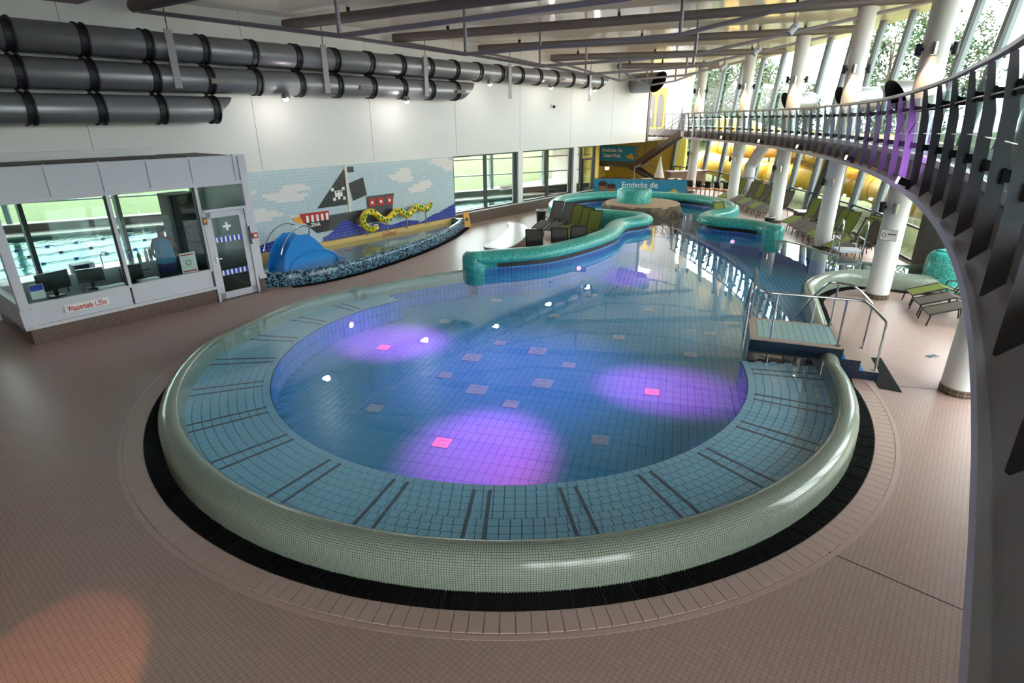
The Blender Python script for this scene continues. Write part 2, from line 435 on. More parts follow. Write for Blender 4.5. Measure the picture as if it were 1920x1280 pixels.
fo = link('floor', fill_mesh('floor', [floor_outer, WPOLY], 0.0, 'floor_tile')); skind(fo, 'beige small square floor tiles around the pool')
# pale border course of long tiles round the grating
t = MB(); w_ = 0.136
t.obox((-w_/2, 0.0, 0), (w_,0,0), (0,0.235,0), (0,0,0.012))
bt = t.mesh('border_tile'); bt.materials.append(M['border_tile'])
nb = 268
for k in range(nb):
    a = 360.0*k/nb
    if 5 < a < 140: continue
    if -14 < ((a+180) % 360)-180 < 6: continue
    th = R_(a); o = link('border_tile', bt, fo); o.location = (PC[0]+6.03*math.cos(th), PC[1]+6.03*math.sin(th), 0); o.rotation_euler = (0,0,th-math.pi/2)
for (p, q) in (((3.02,5.05),(4.62,3.62)), ((6.35,8.75),(8.6,8.3))):
    p, q = Vector(p), Vector(q); d_ = (q-p).normalized(); MB().obox((p.x,p.y,0), (q.x-p.x,q.y-p.y,0), (-d_.y*.012,d_.x*.012,0), (0,0,.002)).build('expansion_joint', M['frame_dark'], fo)
# narrow course outside the border
t = MB().lathe((PC[0],PC[1],0), [(6.28,0),(6.28,0.004),(6.335,0.004),(6.335,0)], 120, 140, 355)
t.build('border_course', M['border_tile'], fo)

# basin floor and walls
bf = link('pool_basin_floor', fill_mesh('pool_basin_floor', [WPOLY], PF, 'basin_tile')); skind(bf, 'blue tiled bottom of the pool')
bw = MB().sweep(WPOLY, [(0,PF),(0,0.36)], closed=True, caps=False).build('pool_basin_wall', M['basin_wall'], None, fix=False); skind(bw, 'blue tiled side walls of the pool')
# individually laid basin tiles
ax = Vector((math.cos(R_(-15.3)), math.sin(R_(-15.3)))); ay = Vector((-ax.y, ax.x))
tw, tl = 0.1255, 0.2513
tiles = []
BR = 4.25
bench_a0, bench_a1 = 129.0, 353.0
def in_bench(x, y):
    d = math.hypot(x-PC[0], y-PC[1]); a = math.degrees(math.atan2(y-PC[1], x-PC[0])) % 360
    return d > BR-0.16 and bench_a0 < a < bench_a1
for i in range(-80, 80):
    for j in range(-40, 45):
        c = ax*((i+0.5)*tw)+ay*((j+0.5)*tl)+Vector((0.0,10.0))
        if c.y > 15.2 or c.x > 6.6: continue
        if not inside(c, WPOLY) or in_bench(c.x, c.y): continue
        if not all(inside(c+ax*sx*0.1+ay*sy*0.16, WPOLY) for sx in (-1,1) for sy in (-1,1)): continue
        tiles.append(c)
tiles.sort(key=lambda c: c.length)
def tile_mb(w, l, h):
    return MB().obox((-w/2,-l/2,0), (w,0,0), (0,l,0), (0,0,h))
tm = tile_mb(tw-0.006, tl-0.006, 0.005).mesh('basin_tile'); tm.materials.append(M['pool_tile'])
for c in tiles[:300]:
    o = link('basin_tile', tm, bf); o.location = (c.x, c.y, PF); o.rotation_euler = (0,0,R_(-15.3))
t = MB()
for c in tiles[300:]:
    t.obox((c.x-ax.x*(tw-.006)/2-ay.x*(tl-.006)/2, c.y-ax.y*(tw-.006)/2-ay.y*(tl-.006)/2, PF), (ax.x*(tw-.006),ax.y*(tw-.006),0), (ay.x*(tl-.006),ay.y*(tl-.006),0), (0,0,0.005))
skind(t.build('basin_tiles_far', M['pool_tile'], bf, fix=False), None, 'stuff')
# inlet plates in the floor
for (x, y, s_) in [(-2.78,11.41,.25),(-1.63,13.09,.25),(-1.29,9.97,.25),(-.83,10.83,.36),(-.64,9.34,.36),(.54,11.16,.36),(.57,9.59,.36),(-.26,11.63,.25),(1.14,10.42,.25),(-.02,8.77,.25),(-2.36,8.64,.25),(-1.08,7.52,.26),(1.35,7.57,.26),(2.52,9.2,.25),(-.43,14.76,.25),(1.07,13.45,.25),(2.41,11.95,.25),(3.72,10.91,.25),(2.24,15.2,.25),(4.52,12.15,.25),(3.51,13.9,.25)]:
    p = MB().obox((-s_/2,-s_/2,0),(s_,0,0),(0,s_,0),(0,0,.012)).lathe((0,0,.012),[(s_*.3,0),(s_*.3,.006),(s_*.22,.006),(s_*.22,0)],16).build('inlet_plate', M['plate_steel'], bf)
    p.location = (x, y, PF+.004); p.rotation_euler = (0,0,R_(-15.3))

# submerged bench ring
BZ = 0.14
be = MB().lathe((PC[0],PC[1],0), [(BR,PF),(BR,BZ),(5.5,BZ),(5.5,PF)], 150, bench_a0, bench_a1).build('pool_bench', M['grout_blue'], None); skind(be, 'tiled seat ledge under water round the pool')
MB().lathe((PC[0],PC[1],0), [(BR-.006,PF),(BR-.006,BZ-.012)], 150, bench_a0, bench_a1).build('bench_riser', M['basin_wall'], be, fix=False)
bl = []
rows = 10; rh = 0.125
for r in range(rows):
    rr = BR+0.004+rh*(r+0.5); n = int(R_(bench_a1-bench_a0)*rr/0.1255); st = (bench_a1-bench_a0)/n
    for k in range(n):
        a = bench_a0+st*(k+0.5+(0.5 if r % 2 else 0))
        if a+st/2 > bench_a1: continue
        bl.append((rr, a))
bl.sort(key=lambda q: math.hypot(PC[0]+q[0]*math.cos(R_(q[1])), PC[1]+q[0]*math.sin(R_(q[1]))))
bm_ = tile_mb(0.117, 0.117, 0.006).mesh('bench_tile'); bm_.materials.append(M['bench_tile'])
for rr, a in bl[:300]:
    o = link('bench_tile', bm_, be); o.location = (PC[0]+rr*math.cos(R_(a)), PC[1]+rr*math.sin(R_(a)), BZ); o.rotation_euler = (0,0,R_(a))
t = MB()
for rr, a in bl[300:]:
    c, s = math.cos(R_(a)), math.sin(R_(a)); h = .0585
    t.obox((PC[0]+rr*c-h*c+h*s, PC[1]+rr*s-h*s-h*c, BZ), (2*h*c,2*h*s,0), (-2*h*s,2*h*c,0), (0,0,.006))
skind(t.build('bench_tiles_far', M['bench_tile'], be, fix=False), None, 'stuff')
for k in range(-6, 10):
    base = -94.1-13.5*k
    for d in (-1.25, 1.25):
        a = base+d; c, s = math.cos(R_(a)), math.sin(R_(a)); r0, r1, h = 4.36, 5.47, .021
        if not bench_a0 < a % 360 < bench_a1: continue
        MB().obox((PC[0]+r0*c+h*s, PC[1]+r0*s-h*c, BZ+.004), ((r1-r0)*c,(r1-r0)*s,0), (-2*h*s,2*h*c,0), (0,0,.006)).build('air_strip', M['bench_strip'], be)

# pale mosaic rim with rounded crest (left of travel is the water side)
prof = [(-.20,0.0),(-.20,.22),(-.188,.29),(-.15,.36),(-.09,.41),(-.02,.432),(.05,.425),(.10,.395),(.13,.34),(.14,.12)]
rim = MB().sweep(crest, prof).build('pool_rim', M['ring_mosaic'], None, smooth=True); skind(rim, 'pale mosaic rim with rounded crest round the pool')
rim2 = MB().sweep(right_edge, prof).build('pool_rim', M['ring_mosaic'], None, smooth=True); skind(rim2, 'pale mosaic rim along the far right edge of the pool')
# black overflow grating beside the rim
def grating(path, d0, d1, name, label):
    g = struct(name, label)
    MB().sweep(path, [(-d0,.004),(-d1,.004)], caps=False).build('channel', M['black'], g, fix=False)
    t = MB(); acc = 0.0
    for k in range(len(path)-1):
        a, b = Vector(path[k]), Vector(path[k+1]); L = (b-a).length; d = (b-a)/L; nr = Vector((d.y,-d.x)); m = int(L/0.028)
        for q in range(m):
            p = a+d*(L*(q+.5)/m)
            t.obox((p.x-d.x*.007+nr.x*d0, p.y-d.y*.007+nr.y*d0, .005), (d.x*.014,d.y*.014,0), (nr.x*(d1-d0),nr.y*(d1-d0),0), (0,0,.012))
    skind(t.build('grating_slats', M['grate_black'], g, fix=False), None, 'stuff')
    return g
grating(crest[:-14], .20, .42, 'overflow_grating', 'black overflow grating round the foot of the pool rim')
grating(crest[-16:], .20, .42, 'overflow_grating', 'black overflow grating along the side channel rim')

# water
wa = link('water_surface', fill_mesh('water_surface', [WPOLY], WL-.012, 'water')); tag(wa, 'still blue water of the big leisure pool', 'water', kind='stuff')

# left wall (solid pieces between openings)
lw = struct('wall_left', 'long white wall with ducts on the left')
def wpart(name, m, *a): return MB().wbox(*a).build(name, M[m], lw)
wpart('upper_wall', 'wall_white', -6, 34.8, -17.25, -16.9, 2.82, 7.6)
wpart('tiled_wall', 'mural_tile', 7.2, 17.36, -17.25, -16.9, 0, 2.82)
wpart('recess_soffit', 'wall_white', 28.75, 41, -25, -17.25, 2.82, 3.0)
wpart('recess_side', 'yellow_paint', 33.6, 46, -22.9, -22.7, 0, 3.0)
wpart('outer_cladding', 'wall_white', 33.25, 46, -23.0, -22.9, -.5, 3.2)
wpart('outer_cladding', 'wall_white', 33.25, 33.4, -22.9, -20.6, -.5, 3.2)
wpart('recess_back_side', 'yellow_paint', 33.4, 33.6, -22.9, -20.3, 0, 3.0)
wpart('booth_low_wall', 'wall_white', 1.9, 7.2, -17.25, -16.9, 0, 0.86)
wpart('side_wall', 'wall_white', -6, 1.9, -17.25, -16.9, 0, 2.82)
wpart('window_plinth', 'brown_tile', 17.36, 28.75, -17.25, -16.9, 0, 0.47)
wpart('window_sill', 'counter_top', 17.36, 28.75, -17.2, -16.86, 0.47, 0.51)
wpart('end_jamb', 'stair_steel', 34.6, 34.85, -17.25, -16.85, 2.82, 7.4)
wpart('upper_return', 'wall_white', 34.6, 46, -23.2, -23, 3.0, 7.6)
wpart('upper_return_face', 'wall_white', 34.4, 34.6, -23, -17.2, 3.0, 7.6)
for s in (5.0, 9.2, 13.4, 17.6, 21.8, 26.0, 30.2): wpart('wall_joint', 'grey_wall', s, s+.012, -16.9, -16.897, 2.86, 7.1)
# tall windows to the swimming hall
def hall_window(nm, s0, s1, muls, label):
    g = struct(nm, label)
    for a, b in zip(muls[:-1], muls[1:]): MB().wbox(a+.03, b-.03, -17.08, -17.065, .54, 2.78).build('pane', M['glass'], g)
    for a in muls: MB().wbox(a-.04, a+.04, -17.14, -16.98, .51, 2.82).build('mullion', M['dark_frame'], g)
    MB().wbox(s0, s1, -17.14, -16.98, .51, .56).build('bottom_frame', M['dark_frame'], g); MB().wbox(s0, s1, -17.14, -16.98, 2.76, 2.82).build('top_frame', M['dark_frame'], g)
hall_window('window_1', 17.4, 21.65, [17.44, 19.5, 21.62], 'tall dark framed window nearest the tiled mural')
hall_window('window_2', 22.0, 26.35, [22.04, 24.2, 26.32], 'tall dark framed window in the middle of the left wall')
hall_window('window_3', 26.75, 28.75, [26.78, 27.35, 28.72], 'dark framed glazing next to the yellow wall')
g = struct('door_1', 'narrow glazed door beside the yellow wall')
MB().wbox(27.4, 28.5, -17.0, -16.95, .1, 2.1).build('leaf', M['glass'], g)
for a in (27.4, 28.42): MB().wbox(a, a+.08, -17.03, -16.93, .05, 2.1).build('stile', M['dark_frame'], g)
MB().wbox(27.4, 28.5, -17.03, -16.93, 2.1, 2.2).build('head', M['dark_frame'], g)
for k, s in enumerate((21.65, 26.37)): skind(MB().wbox(s, s+.36, -17.25, -16.88, 0.47, 2.82).build('trim_%d' % (k+1), M['wall_white'], None), 'white pier between the tall windows, %s from the mural' % ORD[k])

# ceiling
cl_poly = [SN(-6.3,-17.3), SN(38,-17.3), (8.0,43.5)] + [POL(48.9, a) for a in [20-2*k for k in range(0, 32)]] + [SN(-6.3,6)]
ce = MB().prism(cl_poly, lambda x, y: ceil_z(x, y)-.08, lambda x, y: ceil_z(x, y)+.3).build('ceiling', M['ceiling_panel'], None); skind(ce, 'glossy cream panel ceiling')
# back wall and end wall
skind(MB().wbox(-6.3, -6, -17.2, 6, 0, 8.6).build('wall_back', M['back_wall'], None), 'plain wall behind the viewpoint')
ew = struct('wall_end', 'narrow end wall with the yellow arched door')
F0 = Vector(POL(47.5, 18)); rd = Vector((DY, -DX)); tn = Vector((DX, DY))
def ebox(a, b, z0, z1, d0, d1, m, nm, par=ew):     # a,b inward from the glass front; d towards the viewer
    o = F0-rd*a-tn*d0
    return MB().obox((o.x,o.y,z0), (-rd.x*(b-a),-rd.y*(b-a),0), (-tn.x*(d1-d0),-tn.y*(d1-d0),0), (0,0,z1-z0)).build(nm, M[m], par)
ebox(-1, 9, 3.1, 7.8, -.3, 0, 'wall_white', 'upper_wall'); ebox(-1, 9, 0, 3.1, -.3, 0, 'yellow_paint', 'lower_wall')
d2 = struct('door_2', 'yellow double door with grey arched panels on the gallery')
ebox(.75, 2.15, 3.5, 6.1, 0, .06, 'yellow_paint', 'leaf', d2)
for a in (.88, 1.52):
    o = F0-rd*a-tn*.065; pts = []
    for (x, z) in [(0,3.6),(.48,3.6),(.48,5.2),(.44,5.5),(.34,5.72),(.24,5.78),(.14,5.72),(.04,5.5),(0,5.2)]: pts.append((o.x-rd.x*x, o.y-rd.y*x, z))
    MB().sheet(pts, (-tn.x*.02,-tn.y*.02,0)).build('arched_panel', M['grey_wall'], d2)
ebox(1.72, 2.0, 4.2, 4.7, .09, .12, 'sign_white', 'notice', d2)

# ------------------------------------------------------------------ curved glass front
step = 2.35
angs = [17.65-step*k for k in range(0, 29)]
def fz(r0, r1, z): return r0+(r1-r0)*z/7.7
def FP(a, z, dr=0.0): return POL(fz(47.42, 48.25, z)+dr, a, z)
widx = 4
for k in range(len(angs)-1):
    a, b = angs[k], angs[k+1]; ztop = ceil_z(*POL(48.2, (a+b)/2))+.02
    g = struct('window_%d' % widx, None); widx += 1
    g['label'] = 'leaning bay %d of the curved outer front, counted from the far end' % (k+1)
    def leaf(z0, z1, nm, m):
        p = [FP(a-.06, z0), FP(b+.06, z0), FP(b+.06, z1), FP(a-.06, z1)]
        c = math.cos(R_((a+b)/2)); s = math.sin(R_((a+b)/2))
        return MB().sheet(p, (c*.012, s*.012, 0)).build(nm, M[m], g)
    if a > -12 or -28 < a < -14 or -43 < a < -36: leaf(.06, 3.05, 'pane', 'glass')  # last range: unseen rear bays, glazed to add light behind the viewpoint
    else: leaf(.0, 3.3, 'solid_panel', 'grey_wall')
    if a > -21 or -43 < a < -36: leaf(3.52, ztop, 'pane', 'glass')  # out of view, glass and solid bays are set to balance near-side light
    else: leaf(3.3, ztop, 'solid_panel', 'grey_wall')
    mb = MB(); d = Vector((math.cos(R_(a)), math.sin(R_(a)), 0)); tt = Vector((-d.y, d.x, 0))
    p0 = Vector(FP(a, 0, -.16)); p1 = Vector(FP(a, ztop+.1, -.16))
    mb.obox(p0-tt*.11, tt*.22, d*.2, p1-p0)
    mb.build('mullion', M['mullion_grey'], g)
    MB().obox(p0-tt*.13-d*.02, tt*.035, d*.1, p1-p0).build('seal_strip', M['dark_frame'], g)
    for z, h in ((1.0,.06), (.02,.1)):
        if a > -20: MB().obox(FP(a, z, -.08), Vector(FP(b, z, -.08))-Vector(FP(a, z, -.08)), (d.x*.08,d.y*.08,0), (0,0,h)).build('transom', M['dark_frame'], g)

# ------------------------------------------------------------------ columns
cols = [((7.42,8.48),'nearest the viewpoint, foot clear on the tiles'), ((9.243,13.80),'with the small notice plate, beside the side channel'), ((10.706,19.45),'at the edge of the water between lounger groups'), ((11.354,24.74),'behind the round turquoise loop'), ((11.519,30.30),'between the stacked chairs and the first loungers'), ((10.784,35.15),'farthest back, in front of the bar')]
CRAD = 0.26
for i, (c, lab) in enumerate(cols):
    zt = ceil_z(*c)-.45
    o = thing('column', 'white round column '+lab, 'column', (c[0],c[1],0), 0, 'white columns along the gallery')
    MB().lathe((0,0,0), [(CRAD,.12),(CRAD,zt),(0,zt)], 32).build('shaft', M['white_paint'], o, smooth=False)
    MB().lathe((0,0,0), [(CRAD+.012,0),(CRAD+.012,.13),(CRAD,.13)], 32).build('tiled_foot', M['column_tile'], o)
    MB().cyl((0,0,zt),(0,0,zt+.35),.05,10).build('top_rod', M['duct_dark'], o)
    o.children[0].data.polygons.foreach_set('use_smooth', [True]*len(o.children[0].data.polygons))
    # lamps above and below the gallery floor
    for z, lit in ((5.62, True), (2.25, False)):
        for q, (dx, dy) in enumerate(((-.62,-.78), (-.99,.1), (.8,-.6))):
            if z < 3 and q == 2: continue
            d = Vector((dx, dy, 0)).normalized()
            w = thing('wall_lamp', '%s %s lamp on the column %s' % (('low' if z < 3 else 'high'), ('left' if q == 1 else ('outer' if q == 2 else 'front')), lab.split(',')[0]), 'lamp', (c[0]+d.x*(CRAD+.09), c[1]+d.y*(CRAD+.09), z), 0, 'lamps on the columns')
            MB().lathe((0,0,0), [(0,.12),(.062,.12),(.062,-.12),(.05,-.12),(.05,-.09),(0,-.09)], 14).build('housing', M['stainless' if q == 0 else 'duct_dark'], w)
            MB().obox((-d.x*.1-d.y*.03,-d.y*.1+d.x*.03,-.03),(d.x*.06,d.y*.06,0),(d.y*.06,-d.x*.06,0),(0,0,.06)).build('arm', M['duct_dark'], w)
            if lit and q == 0:
                MB().lathe((0,0,-.095), [(0,0),(.048,0)], 12).build('bulb', M['lamp_warm'], w)
                spot('column_light', (c[0]+d.x*(CRAD+.09), c[1]+d.y*(CRAD+.09), z-.14), (c[0]+d.x*(CRAD-.02), c[1]+d.y*(CRAD-.02), z-1.6), (1,.72,.42), 26, 70, 0.8, .03)

# ------------------------------------------------------------------ gallery
ga = struct('gallery_floor', 'curved upper walkway along the glass front')
A0, A1 = 9.4, -47.0
def GP(r, a, z=None): return POL(r, a, z, GC)
N_ = 70
gal_in = [GP(GR+.30, A0+(A1-A0)*k/N_) for k in range(N_+1)]
gal_out = [POL(47.75, 9.0+2.2-(49.0+2.2)*k/N_) for k in range(N_+1)]
poly = gal_in+list(reversed(gal_out))
mb = MB(); n = len(gal_in)
for k in range(N_):
    a, b, c, d = gal_in[k], gal_in[k+1], gal_out[k+1], gal_out[k]
    mb.quad((*a,3.49),(*b,3.49),(*c,3.49),(*d,3.49)); mb.quad((*d,3.12),(*c,3.12),(*b,3.12),(*a,3.12)); mb.quad((*a,3.12),(*b,3.12),(*b,3.49),(*a,3.49))
mb.quad((*gal_in[0],3.12),(*gal_out[0],3.12),(*gal_out[0],3.49),(*gal_in[0],3.49))
mb.build('slab', M['grey_wall'], ga)
MB().prism([SN(-6,-16.8), SN(-.5,-16.8), SN(-.5,-1.6), SN(-6,3.0)], 3.12, 3.49).build('shade_slab', M['grey_wall'], ga)  # unseen slab added behind the viewpoint to darken the near floor
# kerb boards at the walkway edge, one per bay
blade_a = []
a = -37.6; st = 1.7
while a < A0-.4:
    blade_a.append(a); a += st; st = max(1.02, st-.036)
blade_a = [-39.4]+blade_a
for k in range(len(blade_a)-1):
    a, b = blade_a[k]+.08, blade_a[k+1]-.08
    p = [GP(GR+.34, a), GP(GR+.34, b), GP(GR+.48, b), GP(GR+.48, a)]
    MB().prism(p, 3.46, 3.60).build('kerb_board', M['counter_top'], ga)
# bottom lip: a pale angle profile
lipm = MB()
path = [GP(GR, A0+(A1-A0)*k/N_) for k in range(N_+1)]
lipm.sweep(path, [(-.02,3.06),(-.02,3.15),(.02,3.15),(.02,3.11),(.32,3.11),(.32,3.06)])
lipm.build('bottom_lip', M['lip_paint'], ga)

gend = [(10.27,35.9),(10.78,38.35),(11.44,39.20),(8.9,41.25),SN(40.1,-20.4),SN(40.1,-17.0),POL(47.6,16.5),POL(47.6,13.8),POL(47.6,11.1)]
MB().prism(gend, 3.12, 3.488).build('end_slab', M['grey_wall'], ga)
er = thing('end_railing', 'thin steel railing of the balcony in front of the yellow door', 'railing', (0,0,0))
for (a, b, m_) in (((11.44,39.20),(8.9,41.25),6), ((10.25,36.0),(10.76,38.3),4)):
    a, b = Vector(a), Vector(b)
    for z, r_ in ((4.44,.025),(4.15,.009),(3.85,.009),(3.6,.009)): MB().cyl((a.x,a.y,z),(b.x,b.y,z),r_,6).build('handrail' if z > 4.4 else 'rod', M['rail_steel'], er)
    for k in range(m_+1): q = a+(b-a)*k/m_; MB().cyl((q.x,q.y,3.45),(q.x,q.y,4.44),.022,6).build('post', M['rail_steel'], er)
ra = thing('gallery_railing', 'curved steel fin railing with glass panes along the gallery', 'railing')
FO = GR+.06                                  # fins stand back from the lip edge
RZ = [(12,4.40),(0,4.47),(-10,4.50),(-20,4.58),(-30,4.76),(-50,4.80)]
def rz_(a):                                    # height of the handrail underside
    for (a0, z0), (a1, z1) in zip(RZ[:-1], RZ[1:]):
        if a1 <= a <= a0: return z0+(z1-z0)*(a0-a)/(a0-a1)
    return 4.47
hp_ = MB(); ring_ = []
hv = [(-.035,.01),(-.035,.05),(0,.07),(.035,.05),(.035,.01),(0,-.005)]
for k in range(91):
    a = A0+.4+(A1-A0-.4)*k/90; ring_.append(len(hp_.v))
    for d_, z_ in hv: hp_.v.append(GP(FO-.08+d_, a, rz_(a)+z_))
for k in range(90):
    for q in range(6): hp_.f.append((ring_[k]+q, ring_[k]+(q+1)%6, ring_[k+1]+(q+1)%6, ring_[k+1]+q))
hp_.build('handrail', M['handrail'], ra)
for dz in (.29, .66):
    MB().tube([GP(FO-.04 if dz < .4 else FO+.0, A0+.4+(A1-A0-.4)*k/90, rz_(A0+.4+(A1-A0-.4)*k/90)-dz) for k in range(91)], .008, 6).build('rod', M['stainless'], ra)
# fin: radial plate, local x outward from the pool (towards the walkway)
fin = MB().sheet([(.0,-.008,3.125),(.015,-.008,3.118),(.12,-.008,3.21),(.105,-.008,3.62),(.06,-.008,4.10),(.0,-.008,4.28),(-.05,-.008,4.46),(-.105,-.008,4.46),(-.05,-.008,4.10),(-.01,-.008,3.6)], (0,.016,0)).mesh('fin'); fin.materials.append(M['rail_steel'])
clamp = MB().box(-.05,.05,-.035,.035,-.04,.04).box(-.07,-.05,-.05,.05,-.05,.05).mesh('clamp'); clamp.materials.append(M['black_soft'])
for a in blade_a:
    o = link('fin', fin, ra); x, y = GP(FO, a); kz = (rz_(a)-3.1)/(4.46-3.1); o.location = (x, y, 3.1*(1-kz)); o.scale = (1,1,kz); o.rotation_euler = (0,0,R_(a))
    for z in (4.24, 3.70):
        c = link('clamp', clamp, o); c.location = (.135 if z < 4 else .065, 0, z)
for k in range(len(blade_a)-1):
    a, b = blade_a[k]+.10, blade_a[k+1]-.06
    p0, p1 = GP(FO+.19, a, 3.66), GP(FO+.19, b, 3.66)
    d = Vector(((p0[0]-GC[0])/GR, (p0[1]-GC[1])/GR, 0))
    MB().sheet([p0, p1, GP(FO+.07, b, rz_(b)-.06), GP(FO+.07, a, rz_(a)-.06)], d*.012).build('glass_pane', M['rail_glass'], ra)
# spotlights clipped to the lip
for i, (a, m) in enumerate(((2.5,'lamp_warm'), (-3.8,'lamp_warm'), (-10.0,'lamp_warm'), (-17.6,'lamp_warm'), (-25.4,'lamp_purple'))):
    x, y = GP(GR-.06, a); nm = 'warm white' if i < 4 else 'violet'
    o = thing('flood_lamp', ('%s flood lamp clipped under the gallery fins, ' % nm)+['farthest back','second from the back','third from the back','fourth from the back','nearest'][i], 'lamp', (x,y,3.24), R_(a)+math.pi, 'flood lamps on the gallery edge')
    MB().obox((-.06,-.09,-.05),(.16,0,.05),(0,.18,0),(-.03,0,.11)).build('housing', M['black'], o)
    MB().obox((.105,-.08,.0),(.006,0,.0),(0,.16,0),(-.025,0,.10)).build('lens', M[m], o)
    MB().box(-.1,-.04,-.02,.02,-.14,.0).build('bracket', M['black'], o)
    if i < 4:
        tx, ty = GP(GR-7.0, a); spot('ceiling_wash_light', GP(GR-.22, a, 3.32), (tx,ty,6.9), (1,.55,.3), 330, 55, 1.0, .08)

# ------------------------------------------------------------------ roof trusses
ends = [(-11.2,12.3), (-8.8,15.4), (-6.34,18.5), (-3.82,21.64), (-1.15,24.98), (1.94,28.85), (5.79,33.67)]
cpos = [(4.2,3.0), (7.293,8.442), (9.243,13.721), (10.706,19.37), (11.354,24.664), (11.519,30.213), (10.784,35.067)]
for i, (e, c) in enumerate(zip(ends, cpos)):
    e, c = Vector(e), Vector(c)
    def bp(t, dz=0): q = e+(c-e)*t; return Vector((q.x, q.y, ceil_z(q.x, q.y)-.32+dz))
    o = thing('roof_truss', 'grey tubular roof truss, %s from the far end' % ORD[6-i], 'truss', tuple(bp(0)), 0, 'trussed beams under the ceiling')
    off = -bp(0)
    MB().cyl(bp(-.01)+off, bp(1.17)+off, .14, 20).build('main_tube', M['beam_grey'], o, smooth=False)
    A, B = bp(.33), bp(.667); za = 5.86; zb = 6.11
    A2, B2 = Vector((A.x,A.y,za)), Vector((B.x,B.y,zb))
    for nm, p, q in (('lower_chord', bp(.0,-.12), A2), ('lower_chord', A2, B2), ('lower_chord', B2, bp(1.12,-.1))):
        MB().cyl(p+off, q+off, .05, 10).build(nm, M['truss_grey'], o)
    for p, q in ((A,A2),(B,B2)): MB().cyl(p+off, q+off, .045, 10).build('strut', M['truss_grey'], o)
    for t_ in (.12, .5, .86): MB().cyl(bp(t_)+off, bp(t_,.24)+off, .05, 8).build('hanger', M['duct_dark'], o)
    o.children[0].data.polygons.foreach_set('use_smooth', [True]*20+[False]*2)
# spotlights hanging from the chords
for i, (t_, k) in enumerate(((.86,3), (.86,4), (.86,5))):
    e, c = Vector(ends[k]), Vector(cpos[k]); q = e+(c-e)*t_; z = ceil_z(q.x,q.y)-.85
    o = thing('hanging_lamp', 'white cylinder projector hanging from the truss, '+['nearest','middle','farthest'][i]+' of three', 'lamp', (q.x,q.y,z), 0, 'projectors hanging at the trusses')
    MB().cyl((-.12,0,-.18),(.1,0,.08),.11,14).build('housing', M['booth_grey'], o); MB().cyl((0,0,.0),(0,0,.85),.012,6).build('cable', M['black'], o); MB().cyl((0,-.13,0),(0,.13,0),.02,8).build('yoke', M['black'], o)

# ------------------------------------------------------------------ ventilation ducts on the left wall
def duct(s0, s1, z, cut, lab, nf):
    n = -16.42; r = .32
    o = thing('ventilation_duct', lab, 'duct', SN(s0,n,z), WA, 'large steel ducts on the left wall')
    mb = MB(); m = 28; L = s1-s0; i0 = 0
    for k in range(m):
        th = 2*math.pi*k/m; mb.v.append((0, r*math.cos(th), r*math.sin(th)))
    for k in range(m):
        th = 2*math.pi*k/m; mb.v.append((L-cut*(1-(math.sin(th)+1)/2), r*math.cos(th), r*math.sin(th)))
    for k in range(m): mb.f.append((k, (k+1)%m, m+(k+1)%m, m+k))
    mb.f.append(tuple(reversed(range(m))))
    mb.build('tube', M['duct_steel'], o, smooth=True)
    fl = MB()
    for dx in (-.075, .075): fl.lathe((0,0,0), [(r,dx-.02),(r+.036,dx-.02),(r+.036,dx+.02),(r,dx+.02)], 28)
    fl.lathe((0,0,0), [(r+.006,-.07),(r+.006,.07)], 28)
    fm = fl.mesh('flange', False); fm.materials.append(M['duct_dark'])
    for x in nf:
        if .2 < x-s0 < L-cut*.5:
            f = link('flange', fm, o); f.location = (x-s0, 0, 0); f.rotation_euler = (0, math.pi/2, 0)
    return o
fl_s = [1.2+1.32*k for k in range(-4, 22)]
duct(-5.8, 28.5, 5.95, .75, 'topmost long steel duct running to the far corner', fl_s)
duct(-5.8, 18.1, 5.235, .75, 'middle steel duct ending above the mural', fl_s)
duct(-5.8, 8.35, 4.52, .75, 'lowest and shortest steel duct above the booth', fl_s)
for i, s in enumerate((1.6, 6.9, 11.2, 15.3, 20.0, 26.3)):
    o = thing('duct_hanger', 'flat dark strap hanging in front of the ducts, %s from the left' % ORD[i], 'bracket', SN(s,-16.02,5.0), WA, 'straps carrying the ducts')
    MB().box(-.09,.09,-.012,.012,.0,1.3).build('strap', M['truss_grey'], o); MB().cyl((0,0,1.3),(0,0,2.05),.012,6).build('rod', M['black'], o)
# flood lights and emergency lamps on the ducts
for i, (s, z, big) in enumerate(((9.75,4.86,1), (14.3,4.86,1), (18.7,5.55,0), (22.9,5.55,0), (26.7,5.55,0))):
    o = thing('duct_flood_lamp', 'round bright flood lamp under the ducts, %s from the left' % ORD[i], 'lamp', SN(s,-16.0,z), WA, 'flood lamps on the ducts')
    MB().lathe((0,0,0), [(0,.12),(.09,.12),(.13,.0),(.12,-.05),(.1,-.05)], 16).build('reflector', M['stainless'], o)
    MB().sphere((0,0,-.03), .085 if big else .08, 12, 8).build('bulb', M['lamp_glow'], o)
    point('flood_light', SN(s,-15.85,z-.12), (1,.95,.88), 30 if big else 14, .1)
for i, (s, z) in enumerate(((3.1,5.3), (7.9,5.2), (12.6,5.2), (17.0,5.2), (23.8,5.9))):
    o = thing('smoke_detector_box', 'small pale junction box fixed on the ducts, %s from the left' % ORD[i], 'box', SN(s,-16.06,z), WA, 'junction boxes on the ducts')
    MB().box(-.16,.16,-.03,.03,-.06,.06).build('case', M['grey_wall'], o); MB().box(.16,.34,-.02,.02,-.03,.05).build('plug', M['grey_wall'], o)
